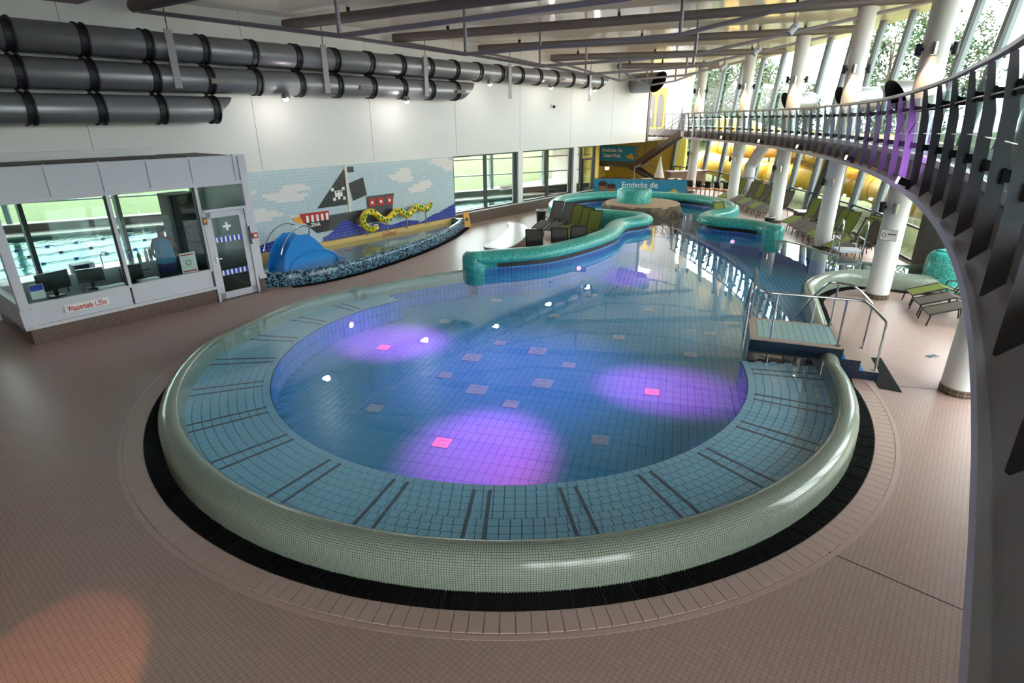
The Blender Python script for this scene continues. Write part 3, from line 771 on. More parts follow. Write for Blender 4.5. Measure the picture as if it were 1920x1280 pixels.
def nozzle(name, lab, base, d, z, r, L):
    o = thing(name, lab, 'duct', (base[0],base[1],z), math.atan2(d[1],d[0]), 'wide air outlets')
    mb = MB(); m = 28
    for k in range(m):
        th = 2*math.pi*k/m; mb.v.append((0, r*math.cos(th), r*math.sin(th)))
    for k in range(m):
        th = 2*math.pi*k/m; mb.v.append((L-r*.6*(1-math.sin(th)), r*math.cos(th), r*math.sin(th)))
    for k in range(m): mb.f.append((k,(k+1)%m,m+(k+1)%m,m+k))
    mb.build('tube', M['duct_steel'], o, smooth=True)
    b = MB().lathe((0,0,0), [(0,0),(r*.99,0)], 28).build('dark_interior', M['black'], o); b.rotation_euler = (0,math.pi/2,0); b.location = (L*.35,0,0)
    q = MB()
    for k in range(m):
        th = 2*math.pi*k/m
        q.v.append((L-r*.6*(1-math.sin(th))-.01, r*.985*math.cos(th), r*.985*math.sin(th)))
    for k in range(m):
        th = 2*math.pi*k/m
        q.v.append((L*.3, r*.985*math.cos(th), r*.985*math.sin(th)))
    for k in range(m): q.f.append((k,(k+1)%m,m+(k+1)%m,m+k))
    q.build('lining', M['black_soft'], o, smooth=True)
    return o
nozzle('air_outlet', 'short wide duct sticking out of the far end of the left wall', SN(32.4,-16.85), (DY-.15,-DX-.3), 6.05, .52, 2.2)
for i, a in enumerate((-.25, -6.55, -11.55)):
    b = POL(47.2, a); c = POL(45.9, a)
    nozzle('air_outlet', 'black mouthed air outlet on the gallery, %s' % ['farthest of three','middle of three','nearest of three'][i], b, (c[0]-b[0]-.2, c[1]-b[1]-.35), 4.82, .42, 1.45)

# =================================================================== SWIMMING HALL BEHIND THE LEFT WALL
h2 = struct('floor_far_hall', 'pale deck of the swimming hall behind the windows')
def HN(q): return -36.5+(q+10)*.3826          # off-wall position of the slanting outer front at wall station q
HS0, HS1 = -12.0, 33.4
def hpoly(pts): return [SN(*p) for p in pts]
for pts in ([(HS0,-17.25),(28.75,-17.25),(HS1,-19.7),(HS0,-19.2)], [(HS0,HN(HS0)),(HS0,HN(HS0)+1.4),(HS1,HN(HS1)+1.4),(HS1,HN(HS1))]): MB().prism(hpoly(pts), -.2, 0).build('deck', M['deck_far'], h2)
wp_ = [(HS0,-19.2),(HS1-1.5,-19.2),(HS1-1.5,HN(HS1)+.6),(HS1,HN(HS1)+1.4),(HS0,HN(HS0)+1.4)]
skind(MB().prism(hpoly(wp_), -.55, -.35).build('pool_basin_far', M['pool_far'], None), 'turquoise basin of the swimming hall')
tag(MB().prism(hpoly(wp_), -.075, -.07).build('water_far', M['lap_water'], None), 'bright turquoise water of the lap pool behind the windows', 'water', kind='stuff')
for i, n in enumerate((-20.0, -21.6, -23.2, -24.8, -26.4)):
    o = thing('lane_rope', 'floating lane rope in the lap pool, %s from the window wall' % ORD[i], 'rope', SN(-11,n,-.05), WA, 'lane ropes')
    L_ = min(38.0, (n-1.6+36.5)/.3826-10+11)
    MB().cyl((0,0,0),(L_,0,0),.012,5).build('cord', M['deck_far'], o)
    t = MB()
    for k in range(int(L_/.9)-1): t.cyl((.3+.9*k,0,0),(.42+.9*k,0,0),.035,8)
    skind(t.build('floats', M['lane_red' if i % 2 else 'blue_plastic'], o), None, 'stuff')
wf = struct('wall_far_hall', 'parapet and ceiling of the swimming hall')
fa, fb = Vector(SN(HS0,HN(HS0))), Vector(SN(HS1,HN(HS1))); fd = (fb-fa).normalized(); fn = Vector((fd.y,-fd.x)); FL = (fb-fa).length
def fbox(a, b, d0, d1, z0, z1, nm, m, par):
    o = fa+fd*a+fn*d0
    return MB().obox((o.x,o.y,z0), (fd.x*(b-a),fd.y*(b-a),0), (fn.x*(d1-d0),fn.y*(d1-d0),0), (0,0,z1-z0)).build(nm, M[m], par)
fbox(0, FL, -.3, 0, -.2, .3, 'parapet', 'parapet_far', wf); fbox(0, FL, -.1, .25, .3, .34, 'ledge', 'sign_white', wf)
MB().prism(hpoly([(HS0,-17.3),(28.75,-17.3),(HS1,-19.7),(HS1,HN(HS1)-.4),(HS0,HN(HS0)-.4)]), 5.2, 5.4).build('soffit', M['wall_white'], wf)
MB().wbox(HS0-.3,HS0,-38,-17.3,0,5.4).build('near_end', M['wall_white'], wf)
MB().prism(hpoly([(28.95,-17.25),(HS1+.15,-19.55),(HS1+.15,-21.2),(HS1,-21.2),(HS1,-19.7),(28.75,-17.3)]), 0, 5.4).build('far_end', M['yellow_paint'], wf)
nb_ = 13; bl_ = FL/nb_
for k in range(nb_):
    a = bl_*k
    g = struct('window_%d' % (40+k), 'tall outer window bay %d of the swimming hall' % (k+1))
    fbox(a-.09, a+.09, -.25, .02, .34, 5.2, 'post', 'mullion_grey', g)
    for z in (1.1, 2.0, 3.5): fbox(a+.09, a+bl_-.09, -.2, -.08, z, z+.06, 'transom', 'mullion_grey', g)
    fbox(a+.09, a+bl_-.09, -.13, -.12, .34, 5.2, 'pane', 'glass', g)

# =================================================================== OUTDOORS
gr = MB().quad((-140,-60,-.62),(160,-60,-.62),(160,180,-.62),(-140,180,-.62)).build('ground_lawn', M['grass'], None); skind(gr, 'lawn round the building')
hl = MB()
mat('slope_grass', hexc(82,88,52), 0.95, noise=0.25, nscale=.7)
for k in range(14):
    a, b = -50+10*k, -40+10*k
    def hp(t_, d, z): q = fa+fd*t_-fn*d; return (q.x, q.y, z)
    hl.quad(hp(a,1.2,-.5),hp(b,1.2,-.5),hp(b,18,1.3),hp(a,18,1.3)); hl.quad(hp(a,18,1.3),hp(b,18,1.3),hp(b,60,3.0),hp(a,60,3.0))
skind(hl.build('grass_slope', M['slope_grass'], None), 'sunny grass slope behind the swimming hall')
# yellow water slide tubes outside the glass front
for i, (rad, z, tr, a0, a1, dz) in enumerate(((51.5,1.0,.75,20,-20,-.2), (53.0,2.3,.75,22,-4,.35), (54.2,.9,.75,21,-22,.5), (52.6,3.1,.6,20,2,-.8))):
    pts = []; m = 44
    for k in range(m+1):
        a = a0+(a1-a0)*k/m
        pts.append((*POL(rad+1.1*math.sin(a*.32+i), a), z+dz*math.sin(a*.2)))
    o = thing('water_slide_tube', 'yellow water slide tube outside the glass front, '+['lowest inner','upper outer','low outer','highest'][i]+' run', 'slide', (0,0,0), 0, 'outdoor slide tubes')
    MB().tube(pts, tr, 16).build('tube', M['slide_yellow'], o, smooth=True)
    for k in range(2, m, 4): MB().tube([pts[k], tuple(Vector(pts[k])+(Vector(pts[k+1])-Vector(pts[k])).normalized()*.1)], tr+.05, 16).build('joint_ring', M['sign_yellow'], o)
    for k in range(3, m, 9): MB().cyl((pts[k][0],pts[k][1],-.6),(pts[k][0],pts[k][1],pts[k][2]-tr+.05),.08,8).build('support_post', M['mullion_grey'], o)
# planted bank and trees
bk = MB()
for k in range(24):
    a, b = 46-3.4*k, 42.6-3.4*k
    bk.quad(POL(56.5,a,-.6),POL(56.5,b,-.6),POL(66,b,2.0+.5*math.sin(b)),POL(66,a,2.0+.5*math.sin(a))); bk.quad(POL(66,a,2.0+.5*math.sin(a)),POL(66,b,2.0+.5*math.sin(b)),POL(90,b,2.5),POL(90,a,2.5))
skind(bk.build('planted_bank', M['grass'], None), 'planted bank behind the slide')
def tree(lab, x, y, z, h, cr, leafm, n=1500):
    o = thing('tree', lab, 'tree', (x,y,z), random.random()*6, 'trees outside the glass front')
    tr = MB().tube([(0,0,0),(.1,.05,h*.3),(-.05,.1,h*.6),(0,0,h*.9)], [.3,.24,.15,.04], 8)
    for k in range(9):
        a = k*2.4; z0 = h*(.3+.06*k); tr.tube([(0,0,z0),(cr*.5*math.cos(a),cr*.5*math.sin(a),z0+h*.1),(cr*.85*math.cos(a),cr*.85*math.sin(a),z0+h*.13)], [.09,.06,.02], 5)
    tr.build('trunk', M['bark'], o)
    lf = MB(); cl = []
    for k in range(34):
        th = random.uniform(0, 6.28); zz = random.uniform(.25, 1.0); rr = cr*math.sqrt(random.random())*math.sin(math.pi*min(.97, .15+.8*(zz-.2)))
        cl.append((rr*math.cos(th), rr*math.sin(th), h*zz))
    for k in range(n):
        c = random.choice(cl); q = [random.gauss(0, cr*.15) for _ in range(3)]; p = Vector((c[0]+q[0], c[1]+q[1], c[2]+q[2]))
        u = Vector((random.gauss(0,1),random.gauss(0,1),random.gauss(0,1))).normalized(); v = u.cross(Vector((random.gauss(0,1),random.gauss(0,1),random.gauss(0,1)))).normalized(); sz = random.uniform(.10,.22)
        lf.quad(p-u*sz, p-v*sz*.6, p+u*sz, p+v*sz*.6)
    skind(lf.build('foliage', M[leafm], o, fix=False), None, 'stuff')
tl_ = [(21,61,10.5,3.6),(24.5,64,10,3.4),(18.2,63,8.5,3.0),(35,58,13.5,4.2),(38.5,56,14,4.2),(31.5,68,7.5,3.2),(28.5,66,7.5,3.0)]
tw_ = ['full green tree behind the farthest columns','pale tree right of the farthest columns','slim tree near the far end wall','dense tall tree behind the high windows on the right','pale tall tree behind the rightmost columns','low tree far behind the middle columns','low pale tree behind the middle windows']
for i, (x, y, h, c) in enumerate(tl_): tree(tw_[i], x, y, -.6, h, c, 'leaf' if i % 2 == 0 else 'leaf_pale', 4800)
for i, (s, n) in enumerate(((26,-54),(34,-60),(6,-66))):
    x, y = SN(s, n); tree('tree on the grass slope, %s' % ['middle','right','left'][i], x, y, 1.2, 7, 3, 'leaf', 900)

# =================================================================== ATTENDANT BOOTH
bo = struct('attendant_booth', 'grey attendant booth with large windows on the left')
FN = -14.316
S0, S1 = 2.3, 7.38
def bpt(nm, m, *a): return MB().wbox(*a).build(nm, M[m], bo)
js = [S0+.1, 3.34, 4.27, 5.17, 6.08, 7.1]
bpt('tiled_plinth', 'brown_tile', S0+.06, 6.08, FN-.12, FN-.02, 0, .34); bpt('tiled_plinth', 'brown_tile', 7.22, S1+.02, FN-.4, FN-.04, 0, .34)
bpt('tiled_side_plinth', 'brown_tile', S0+.04, S0+.12, -16.88, FN-.03, 0, .34)
bpt('sill_rail', 'booth_grey', S0, 6.1, FN-.1, FN+.03, .34, .41)
bpt('sill_rail', 'booth_grey', S0-.03, S0+.1, -16.88, FN+.03, .34, .41)
for a, b in ((S0+.12, 4.25), (4.29, 6.06)):
    bpt('lower_panel', 'booth_grey', a, b, FN-.08, FN-.03, .41, .80)
bpt('lower_side_panel', 'booth_grey', S0+.02, S0+.07, -16.85, FN-.06, .41, .80)
bpt('window_rail', 'booth_grey', S0, 6.1, FN-.1, FN+.0, .79, .85)
bpt('head_rail', 'booth_grey', S0, S1, FN-.1, FN+.0, 2.80, 2.88)
for a, b in zip(js[:-1], js[1:]): bpt('upper_panel', 'booth_grey', a+.02, b-.02, FN-.08, FN-.025, 2.88, 3.44)
bpt('upper_panel', 'booth_grey', 7.12, S1-.02, FN-.08, FN-.025, 2.88, 3.44)
for s in js[1:]: bpt('panel_post', 'booth_grey', s-.018, s+.018, FN-.09, FN-.005, 2.86, 3.49)
bpt('side_upper_panel', 'booth_grey', S0+.02, S0+.07, -16.85, FN-.06, 2.88, 3.44)
bpt('top_rail', 'booth_grey', S0-.02, S1, FN-.1, FN+.0, 3.44, 3.475)
bpt('corner_post', 'booth_grey', S0-.02, S0+.14, FN-.16, FN+.01, .41, 3.44)
bpt('corner_post_base', 'booth_grey', S0-.04, S0+.17, FN-.18, FN+.03, .41, .76)
bpt('end_post', 'booth_grey', 7.2, S1, FN-.14, FN+.01, .40, 3.44); bpt('end_post_base', 'booth_grey', 7.22, S1+.04, FN-.3, FN+.04, .36, .46)
bpt('end_wall', 'booth_grey', S1-.06, S1, -16.88, FN-.1, 0.1, 3.44)
for s in (4.27, 6.08): bpt('window_mullion', 'booth_grey', s-.035, s+.035, FN-.09, FN+.005, .80, 2.86)
bpt('window_seal', 'black', 4.20, 4.235, FN-.07, FN-.02, .85, 2.80); bpt('window_seal', 'black', 6.005, 6.04, FN-.07, FN-.02, .85, 2.80)
bpt('pane', 'booth_glass', S0+.15, 4.2, FN-.06, FN-.048, .85, 2.80); bpt('pane', 'booth_glass', 4.31, 6.0, FN-.06, FN-.048, .85, 2.80); bpt('pane', 'booth_glass', 6.12, 7.18, FN-.06, FN-.048, 2.27, 2.80)
bpt('side_pane', 'booth_glass', S0+.05, S0+.062, -16.8, FN-.16, .85, 2.80)
bpt('side_head_rail', 'booth_grey', S0, S0+.1, -16.88, FN-.1, 2.8, 2.88); bpt('side_window_rail', 'booth_grey', S0-.01, S0+.1, -16.88, FN-.1, .79, .85)
for k in range(6):
    a = S0-.02+k*.85; bpt('roof_panel', 'booth_roof', a, a+.83, -16.88, FN-.1, 3.40, 3.44); bpt('roof_joint', 'black', a+.83, a+.85, -16.88, FN-.1, 3.40, 3.435)
bpt('wall_boxing', 'wall_white', -6, 6.3, -16.9, -16.72, 3.42, 3.62)
bpt('floor_slab', 'grey_wall', S0+.1, S1-.05, -16.88, FN-.12, 0, .04)
# door
do = struct('door_3', 'narrow white glazed booth door with first aid cross')
def dpt(nm, m, *a): return MB().wbox(*a).build(nm, M[m], do)
for s in (6.10, 7.14): dpt('jamb', 'booth_grey', s, s+.06, FN-.1, FN+.02, 0, 2.27)
dpt('head', 'booth_grey', 6.1, 7.2, FN-.1, FN+.02, 2.2, 2.27)
lf_ = MB().wbox(6.17,6.30,FN-.06,FN-.01,.03,2.19).wbox(6.99,7.13,FN-.06,FN-.01,.03,2.19).wbox(6.17,7.13,FN-.06,FN-.01,.03,.2).wbox(6.17,7.13,FN-.06,FN-.01,2.06,2.19).build('leaf', M['booth_grey'], do)
MB().wbox(6.30,6.99,FN-.04,FN-.03,.2,2.06).build('door_pane', M['booth_glass'], lf_)
h_ = MB().wbox(6.22,6.25,FN-.01,FN+.03,.98,1.12).wbox(6.22,6.36,FN+.03,FN+.05,1.06,1.08).build('handle', M['stainless'], lf_)
for z in (1.45, .62):
    for k in range(6): MB().wbox(6.33+.11*k,6.37+.11*k,FN-.029,FN-.026,z,z+.13).build('marker_stripe', M['text_white'], lf_); MB().wbox(6.375+.11*k,6.435+.11*k,FN-.029,FN-.026,z,z+.13).build('marker_stripe', M['blue_plastic'], lf_)
MB().wbox(6.62,6.68,FN-.029,FN-.025,1.72,1.92).wbox(6.55,6.75,FN-.029,FN-.025,1.79,1.85).build('first_aid_cross', M['text_white'], lf_)
MB().wbox(7.15,7.18,FN+.02,FN+.06,1.3,1.75).build('push_plate', M['dark_frame'], do)
al = thing('fire_alarm_box', 'small red alarm box on the booth end post', 'alarm', SN(7.29,FN+.035,1.5), WA)
MB().box(-.07,.07,-.02,.025,-.07,.07).build('case', M['extinguisher_red'], al); MB().box(-.035,.035,-.03,-.02,-.035,.035).build('push_field', M['sign_white'], al)
hz = thing('door_closer_sign', 'small orange notice on the booth door frame', 'sign', SN(6.13,FN+.03,2.02), WA)
MB().box(-.05,.05,-.005,.005,-.09,.09).build('plate', M['counter_wood'], hz); MB().box(-.03,.03,-.008,-.005,-.04,.04).build('print', M['mural_orange'], hz)

def text(name, body, matname, size, parent, loc, rot, sx=1.0, depth=.002, bold=0.0, align='CENTER'):
    cu = bpy.data.curves.new(name, 'FONT'); cu.body = body; cu.size = size; cu.extrude = depth; cu.align_x = align; cu.align_y = 'CENTER'; cu.offset = bold
    ob = bpy.data.objects.new('tmp_text', cu); COL.objects.link(ob)
    bpy.context.view_layer.update()
    me = bpy.data.meshes.new_from_object(ob.evaluated_get(bpy.context.evaluated_depsgraph_get())); bpy.data.objects.remove(ob); bpy.data.curves.remove(cu)
    me.name = name; me.materials.clear(); me.materials.append(M[matname])
    o = link(name, me, parent, loc); o.rotation_euler = rot; o.scale = (sx,1,1)
    return o
TXR = (math.pi/2, 0, 0)
def wall_sign(lab, s, n, z, w, h, body, tm, size, sx=.62, name='depth_sign', bold=.003, cat='sign'):
    o = thing(name, lab, cat, SN(s,n,z), WA)
    MB().box(-w/2,w/2,0,.008,-h/2,h/2).build('plate', M['sign_white'], o)
    if body: text('lettering', body, tm, size, o, (0,-.003,-.01), TXR, sx, .001, bold)
    return o
wall_sign('white sign with red lettering Wassertiefe on the booth panel', 3.39, FN+.012, .62, .80, .165, 'Wassertiefe 1,35m', 'text_red', .165, .57)
wall_sign('red and white water depth sign seen through the mural side window', 18.1, -18.9, .75, 1.0, .16, 'Wassertiefe 1,35m', 'text_red', .14, .66)
wall_sign('red and white water depth sign seen through the middle window', 23.4, -18.9, .95, 1.4, .22, 'Wassertiefe 1,35m', 'text_red', .18, .72)
o = wall_sign('white notice with red bands standing in the booth window', 5.62, FN-.10, 1.09, .36, .48, '', 'text_red', .1, name='notice_sheet', cat='notice')
for z in (.19, -.2): MB().box(-.16,.16,-.003,0,z-.015,z+.015).build('red_band', M['text_red'], o)
MB().lathe((0,0,0), [(.045,0),(.065,0)], 20).build('round_symbol', M['text_black'], o).rotation_euler = (math.pi/2,0,0)
o = wall_sign('small white and blue sticker sheet in the booth corner window', 2.66, FN-.10, 1.06, .24, .30, '', 'text_red', .1, name='sticker_sheet', cat='sticker')
MB().box(-.11,.11,-.003,0,.02,.14).build('blue_field', M['blue_plastic'], o)
# back window of the booth
g = struct('window_60', 'dark framed window at the back of the booth')
for s in (1.9, 3.25, 5.2, 7.1): MB().wbox(s,s+.09,-17.15,-16.95,.86,2.82).build('mullion', M['dark_frame'], g)
for a, b in ((1.99,3.25),(3.34,5.2),(5.29,7.1)): MB().wbox(a,b,-17.06,-17.05,.86,2.82).build('pane', M['glass'], g)
# furniture in the booth
cn = thing('booth_counter', 'white worktop along the back window inside the booth', 'counter', SN(4.6,-16.45,0), WA)
MB().box(-2.2,1.4,-.35,.35,.88,.93).build('worktop', M['counter_top'], cn)
for k in range(3): c_ = MB().box(-2.15+1.12*k,-1.07+1.12*k,-.32,.33,.05,.88).build('cupboard', M['booth_grey'], cn); MB().box(-1.7+1.12*k,-1.5+1.12*k,-.34,-.32,.72,.74).build('handle', M['stainless'], c_)
MB().tube([(-.15,.05,.93),(-.15,.05,1.18),(-.12,-.02,1.27),(-.05,-.1,1.27),(-.02,-.13,1.2)], .014, 8).build('tap', M['stainless'], cn)
dk = thing('booth_desk', 'dark control desk behind the front booth window', 'desk', SN(4.2,-14.75,0), WA)
MB().box(-1.75,1.75,-.28,.28,.74,.80).build('desktop', M['black_soft'], dk)
for x in (-1.7,-.6,.6,1.7): MB().box(x-.03,x+.03,-.25,.25,0,.74).build('leg', M['duct_dark'], dk)
def monitor(lab, s, n, w, h, rz, z=.80):
    o = thing('monitor', lab, 'monitor', SN(s,n,z), WA+rz, 'screens on the booth desk')
    MB().box(-w/2,w/2,-.02,.02,.14,.14+h).build('panel', M['screen_dark'], o); MB().box(-.03,.03,-.01,.05,0,.2).build('stand', M['black'], o); MB().box(-.12,.12,-.08,.1,0,.015).build('foot', M['black'], o)
monitor('large black monitor at the left end of the booth desk', 3.05, -14.85, .62, .38, .25)
monitor('second black monitor on the booth desk', 3.75, -14.95, .5, .3, -.2)
for i, (s, n, w, m) in enumerate(((4.0,-14.62,.5,'sign_white'), (4.75,-14.62,.42,'sign_white'), (5.25,-14.66,.4,'black'))):
    o = thing('desk_device', ['white keyboard tray','pale paper stack','black telephone'][i]+' on the booth desk', 'device', SN(s,n,.80), WA)
    MB().box(-w/2,w/2,-.1,.1,0,.05).build('body', M[m], o); MB().box(-w/2+.03,w/2-.03,-.08,.06,.05,.06).build('top_face', M['booth_grey' if i < 2 else 'black_soft'], o)
ch = thing('office_chair', 'dark office chair inside the booth', 'chair', SN(4.75,-15.35,0), WA+2.6)
MB().box(-.24,.24,-.24,.24,.46,.54).build('seat', M['black_soft'], ch); MB().box(-.2,.2,.2,.26,.62,1.12).build('backrest', M['black_soft'], ch); MB().cyl((0,0,.1),(0,0,.46),.03,8).build('column', M['duct_dark'], ch)
for k in range(5): a = k*1.2566; MB().cyl((0,0,.1),(.27*math.cos(a),.27*math.sin(a),.05),.022,6).build('leg', M['duct_dark'], ch)
for i, (s, hgt, m) in enumerate(((5.05,.24,'blue_plastic'), (5.25,.22,'bottle_green'), (5.42,.27,'sign_white'), (5.52,.27,'screen_dark'))):
    o = thing('bottle', ['dark blue','green','white','black'][i]+' bottle on the back worktop of the booth', 'bottle', SN(s,-16.42,.93), 0, 'bottles in the booth')
    MB().lathe((0,0,0), [(0,0),(.04,0),(.04,hgt*.7),(.016,hgt*.85),(.016,hgt)], 12).build('body', M[m], o); MB().lathe((0,0,hgt), [(.019,-.02),(.019,.02),(0,.02)], 10).build('cap', M['text_white'], o)
o = thing('microwave_box', 'grey appliance on the back worktop of the booth', 'appliance', SN(4.0,-16.4,.93), WA)
MB().box(-.22,.22,-.16,.16,0,.17).build('case', M['booth_grey'], o); MB().box(-.2,.1,-.17,-.16,.02,.15).build('door', M['screen_dark'], o)
o = thing('storage_box', 'dark cupboard block beside the booth door', 'cabinet', SN(6.45,-16.3,0), WA)
MB().box(-.35,.35,-.35,.4,0,2.5).build('body', M['black_soft'], o); MB().box(-.33,.33,-.37,-.35,.05,2.45).build('door', M['duct_dark'], o)
o = thing('fire_extinguisher', 'red fire extinguisher behind the booth door glass', 'extinguisher', SN(6.5,-15.2,0), WA)
MB().lathe((0,0,.05), [(0,0),(.085,0),(.085,.5),(.03,.6),(.03,.66),(0,.66)], 16).build('cylinder', M['extinguisher_red'], o); MB().box(-.02,.1,-.02,.02,.68,.74).build('valve', M['black'], o)

# person in the booth (seen from behind)
def person():
    o = thing('person', 'person in a blue sleeveless shirt standing with back turned inside the booth', 'person', SN(5.62,-15.75,.04), WA-.5)
    import bmesh
    bm = bmesh.new(); sk = bm.verts.layers.skin.verify()
    J = {'pel':(0,0,.95),'sp':(0,.02,1.15),'ch':(0,.03,1.35),'nk':(0,.05,1.5),'hd':(0,.10,1.60),'tp':(0,.12,1.74),
         'ls':(-.18,.03,1.42),'le':(-.27,.0,1.15),'lw':(-.24,.16,.98),'lh':(-.22,.24,.95),'rs':(.18,.03,1.42),'re':(.30,.0,1.16),'rw':(.27,.17,1.0),'rh':(.25,.25,.98),
         'lhp':(-.1,0,.9),'lk':(-.1,.03,.5),'la':(-.1,-.02,.08),'lt':(-.1,.13,.03),'rhp':(.1,0,.9),'rk':(.1,.03,.5),'ra':(.1,-.02,.08),'rt':(.1,.13,.03)}
    RR = {'pel':.15,'sp':.14,'ch':.165,'nk':.06,'hd':.095,'tp':.085,'ls':.06,'le':.045,'lw':.033,'lh':.035,'rs':.06,'re':.045,'rw':.033,'rh':.035,'lhp':.1,'lk':.065,'la':.045,'lt':.04,'rhp':.1,'rk':.065,'ra':.045,'rt':.04}
    V = {}
    for k, p in J.items():
        v = bm.verts.new(p); V[k] = v; f = RR[k]; v[sk].radius = (f*(1.15 if k in ('pel','sp','ch') else 1), f*(.75 if k in ('pel','sp','ch') else 1))
    V['pel'][sk].use_root = True
    for a, b in (('pel','sp'),('sp','ch'),('ch','nk'),('nk','hd'),('hd','tp'),('ch','ls'),('ls','le'),('le','lw'),('lw','lh'),('ch','rs'),('rs','re'),('re','rw'),('rw','rh'),('pel','lhp'),('lhp','lk'),('lk','la'),('la','lt'),('pel','rhp'),('rhp','rk'),('rk','ra'),('ra','rt')): bm.edges.new((V[a],V[b]))
    me = bpy.data.meshes.new('body'); bm.to_mesh(me); bm.free(); me.materials.append(M['skin'])
    b = link('body', me, o); b.modifiers.new('skin','SKIN').use_smooth_shade = True; b.modifiers.new('sub','SUBSURF').render_levels = 2
    t = MB()
    def shell(secs, n=20):
        i0 = len(t.v)
        for (z, rx, ry, cy) in secs:
            for k in range(n): th = 2*math.pi*k/n; t.v.append((rx*math.cos(th), cy+ry*math.sin(th), z))
        for q in range(len(secs)-1):
            for k in range(n): t.f.append((i0+q*n+k, i0+q*n+(k+1)%n, i0+(q+1)*n+(k+1)%n, i0+(q+1)*n+k))
    shell([(.86,.23,.17,.0),(1.0,.215,.165,.01),(1.15,.205,.16,.02),(1.3,.22,.16,.03),(1.42,.2,.13,.035),(1.49,.10,.085,.045)])
    t.build('sleeveless_shirt', M['shirt_blue'], o, smooth=True)
    t = MB(); shell([(.9,.21,.16,0),(.78,.22,.17,0)]); t.lathe((-.1,0,.55),[(.11,0),(.115,.28)],14).lathe((.1,0,.55),[(.11,0),(.115,.28)],14)
    t.build('shorts', M['shorts'], o, smooth=True)
    MB().sphere((0,.09,1.69), .105, 14, 8, (.92,1.05,.9)).build('hair', M['hair_brown'], o, smooth=True)
    MB().sphere((0,.205,1.63), .018, 8, 6, (1,1.3,1.4)).build('nose', M['skin'], o)
    for x in (-.1,.1): MB().sphere((x,.11,1.635), .022, 8, 6, (.5,1,1.4)).build('ear', M['skin'], o)
    for side in (-1,1):
        bx, by, bz = (.25 if side > 0 else -.22), .27, (.97 if side > 0 else .94)
        for k in range(4): L = (.075,.085,.08,.062)[k]; MB().tube([(bx+(k-1.5)*.019,by,bz),(bx+(k-1.5)*.021,by+L*.6,bz-.008),(bx+(k-1.5)*.021,by+L,bz-.03)], [.0095,.009,.007], 6).build('finger', M['skin'], o)
        MB().tube([(bx-side*.03,by-.03,bz),(bx-side*.055,by+.01,bz-.008),(bx-side*.06,by+.04,bz-.02)], [.011,.01,.008], 6).build('thumb', M['skin'], o)
person()

# =================================================================== MURAL
mu = thing('pirate_ship_mural', 'tile mural of a black sailed pirate ship on pale blue sky', 'mural', (0,0,0))
def mpoly(nm, m, pts, lev=1, parent=None):
    n = -16.9+.006*lev
    return MB().sheet([SN(s, n-.004, z) for s, z in pts], (DY*.006, -DX*.006, 0)).build(nm, M[m], parent or mu)
def mrect(nm, m, s0, s1, z0, z1, lev=1, parent=None): return mpoly(nm, m, [(s0,z0),(s1,z0),(s1,z1),(s0,z1)], lev, parent)
# clouds as stepped rows of tiles
for (cs, cz, rws) in ((9.95,1.85,[(-.5,.5),(-.75,.65),(-.9,.3),(-.3,.75),(-.2,.6)]), (14.6,2.05,[(-.2,.5),(-.5,.55),(-.6,.45),(-.3,.5),(-.1,.4)]), (15.35,1.62,[(-.4,.4),(-.5,.7),(-.25,.8),(.1,.7)]), (8.75,1.35,[(-.3,.5),(-.3,.9),(-.3,.7),(-.25,.35)]), (16.6,2.3,[(.3,.75),(.1,.75),(-.2,.75),(-.5,.75),(-.4,.5)]), (8.55,2.2,[(-.1,.35),(-.1,.1)])):
    for k, (a, b) in enumerate(rws): mrect('cloud_row', 'mural_cloud', cs+a, cs+b, cz+.1*k, cz+.1*k+.098, 1)
def wave(s0, s1, f, nm='sea_wave'):
    m = 24; pts = [(s0+(s1-s0)*k/m, f(s0+(s1-s0)*k/m)) for k in range(m+1)]
    return mpoly(nm, 'mural_sea', [(s0,.40)]+[(s1,.40)]+list(reversed(pts)), 3)
wave(8.6, 10.3, lambda s: .62+.12*math.sin((s-8.6)*1.9))
wave(10.95, 15.3, lambda s: .52+.5*math.exp(-((s-11.9)/.55)**2)+.22*math.exp(-((s-13.2)/.5)**2)+.12*math.exp(-((s-14.6)/.5)**2))
wave(15.3, 17.34, lambda s: .46+.25*(1-math.exp(-((s-15.3)/.6)**2))+.28*max(0,(s-16.4)))
mpoly('hull', 'mural_hull', [(10.35,1.12),(10.75,.74),(13.95,.78),(14.16,1.70),(12.88,1.70),(12.90,1.28),(11.3,1.25),(11.28,1.12)], 2)
mpoly('hull_shadow', 'black', [(10.42,1.09),(10.75,.74),(11.2,.74),(11.3,1.14),(10.42,1.14)], 3)
mpoly('bow_rail', 'mural_red', [(10.18,1.43),(11.3,1.41),(11.29,1.14),(10.32,1.12)], 3)
for k in range(5): mrect('white_stripe', 'mural_white', 10.42+.185*k, 10.51+.185*k, 1.12, 1.34, 4)
mpoly('bowsprit', 'mural_orange', [(9.95,1.32),(10.2,1.36),(10.3,1.12),(10.1,1.14)], 3); mrect('bowsprit_tip', 'mural_cream', 9.85, 10.2, 1.34, 1.42, 3)
text('ship_name', 'TINA', 'mural_white', .17, mu, SN(10.73,-16.868,1.02), (math.pi/2,0,WA), .9, .002, .004)
mrect('mast', 'mural_cream', 12.1, 12.2, 1.27, 2.8, 3)
mpoly('main_sail', 'mural_black', [(10.88,1.52),(12.08,1.52),(12.08,2.70)], 3)
mpoly('square_sail', 'mural_black', [(12.22,2.22),(12.83,2.37),(12.93,1.76),(12.33,1.62)], 3)
mrect('flag', 'mural_black', 12.2, 12.47, 2.57, 2.76, 3)
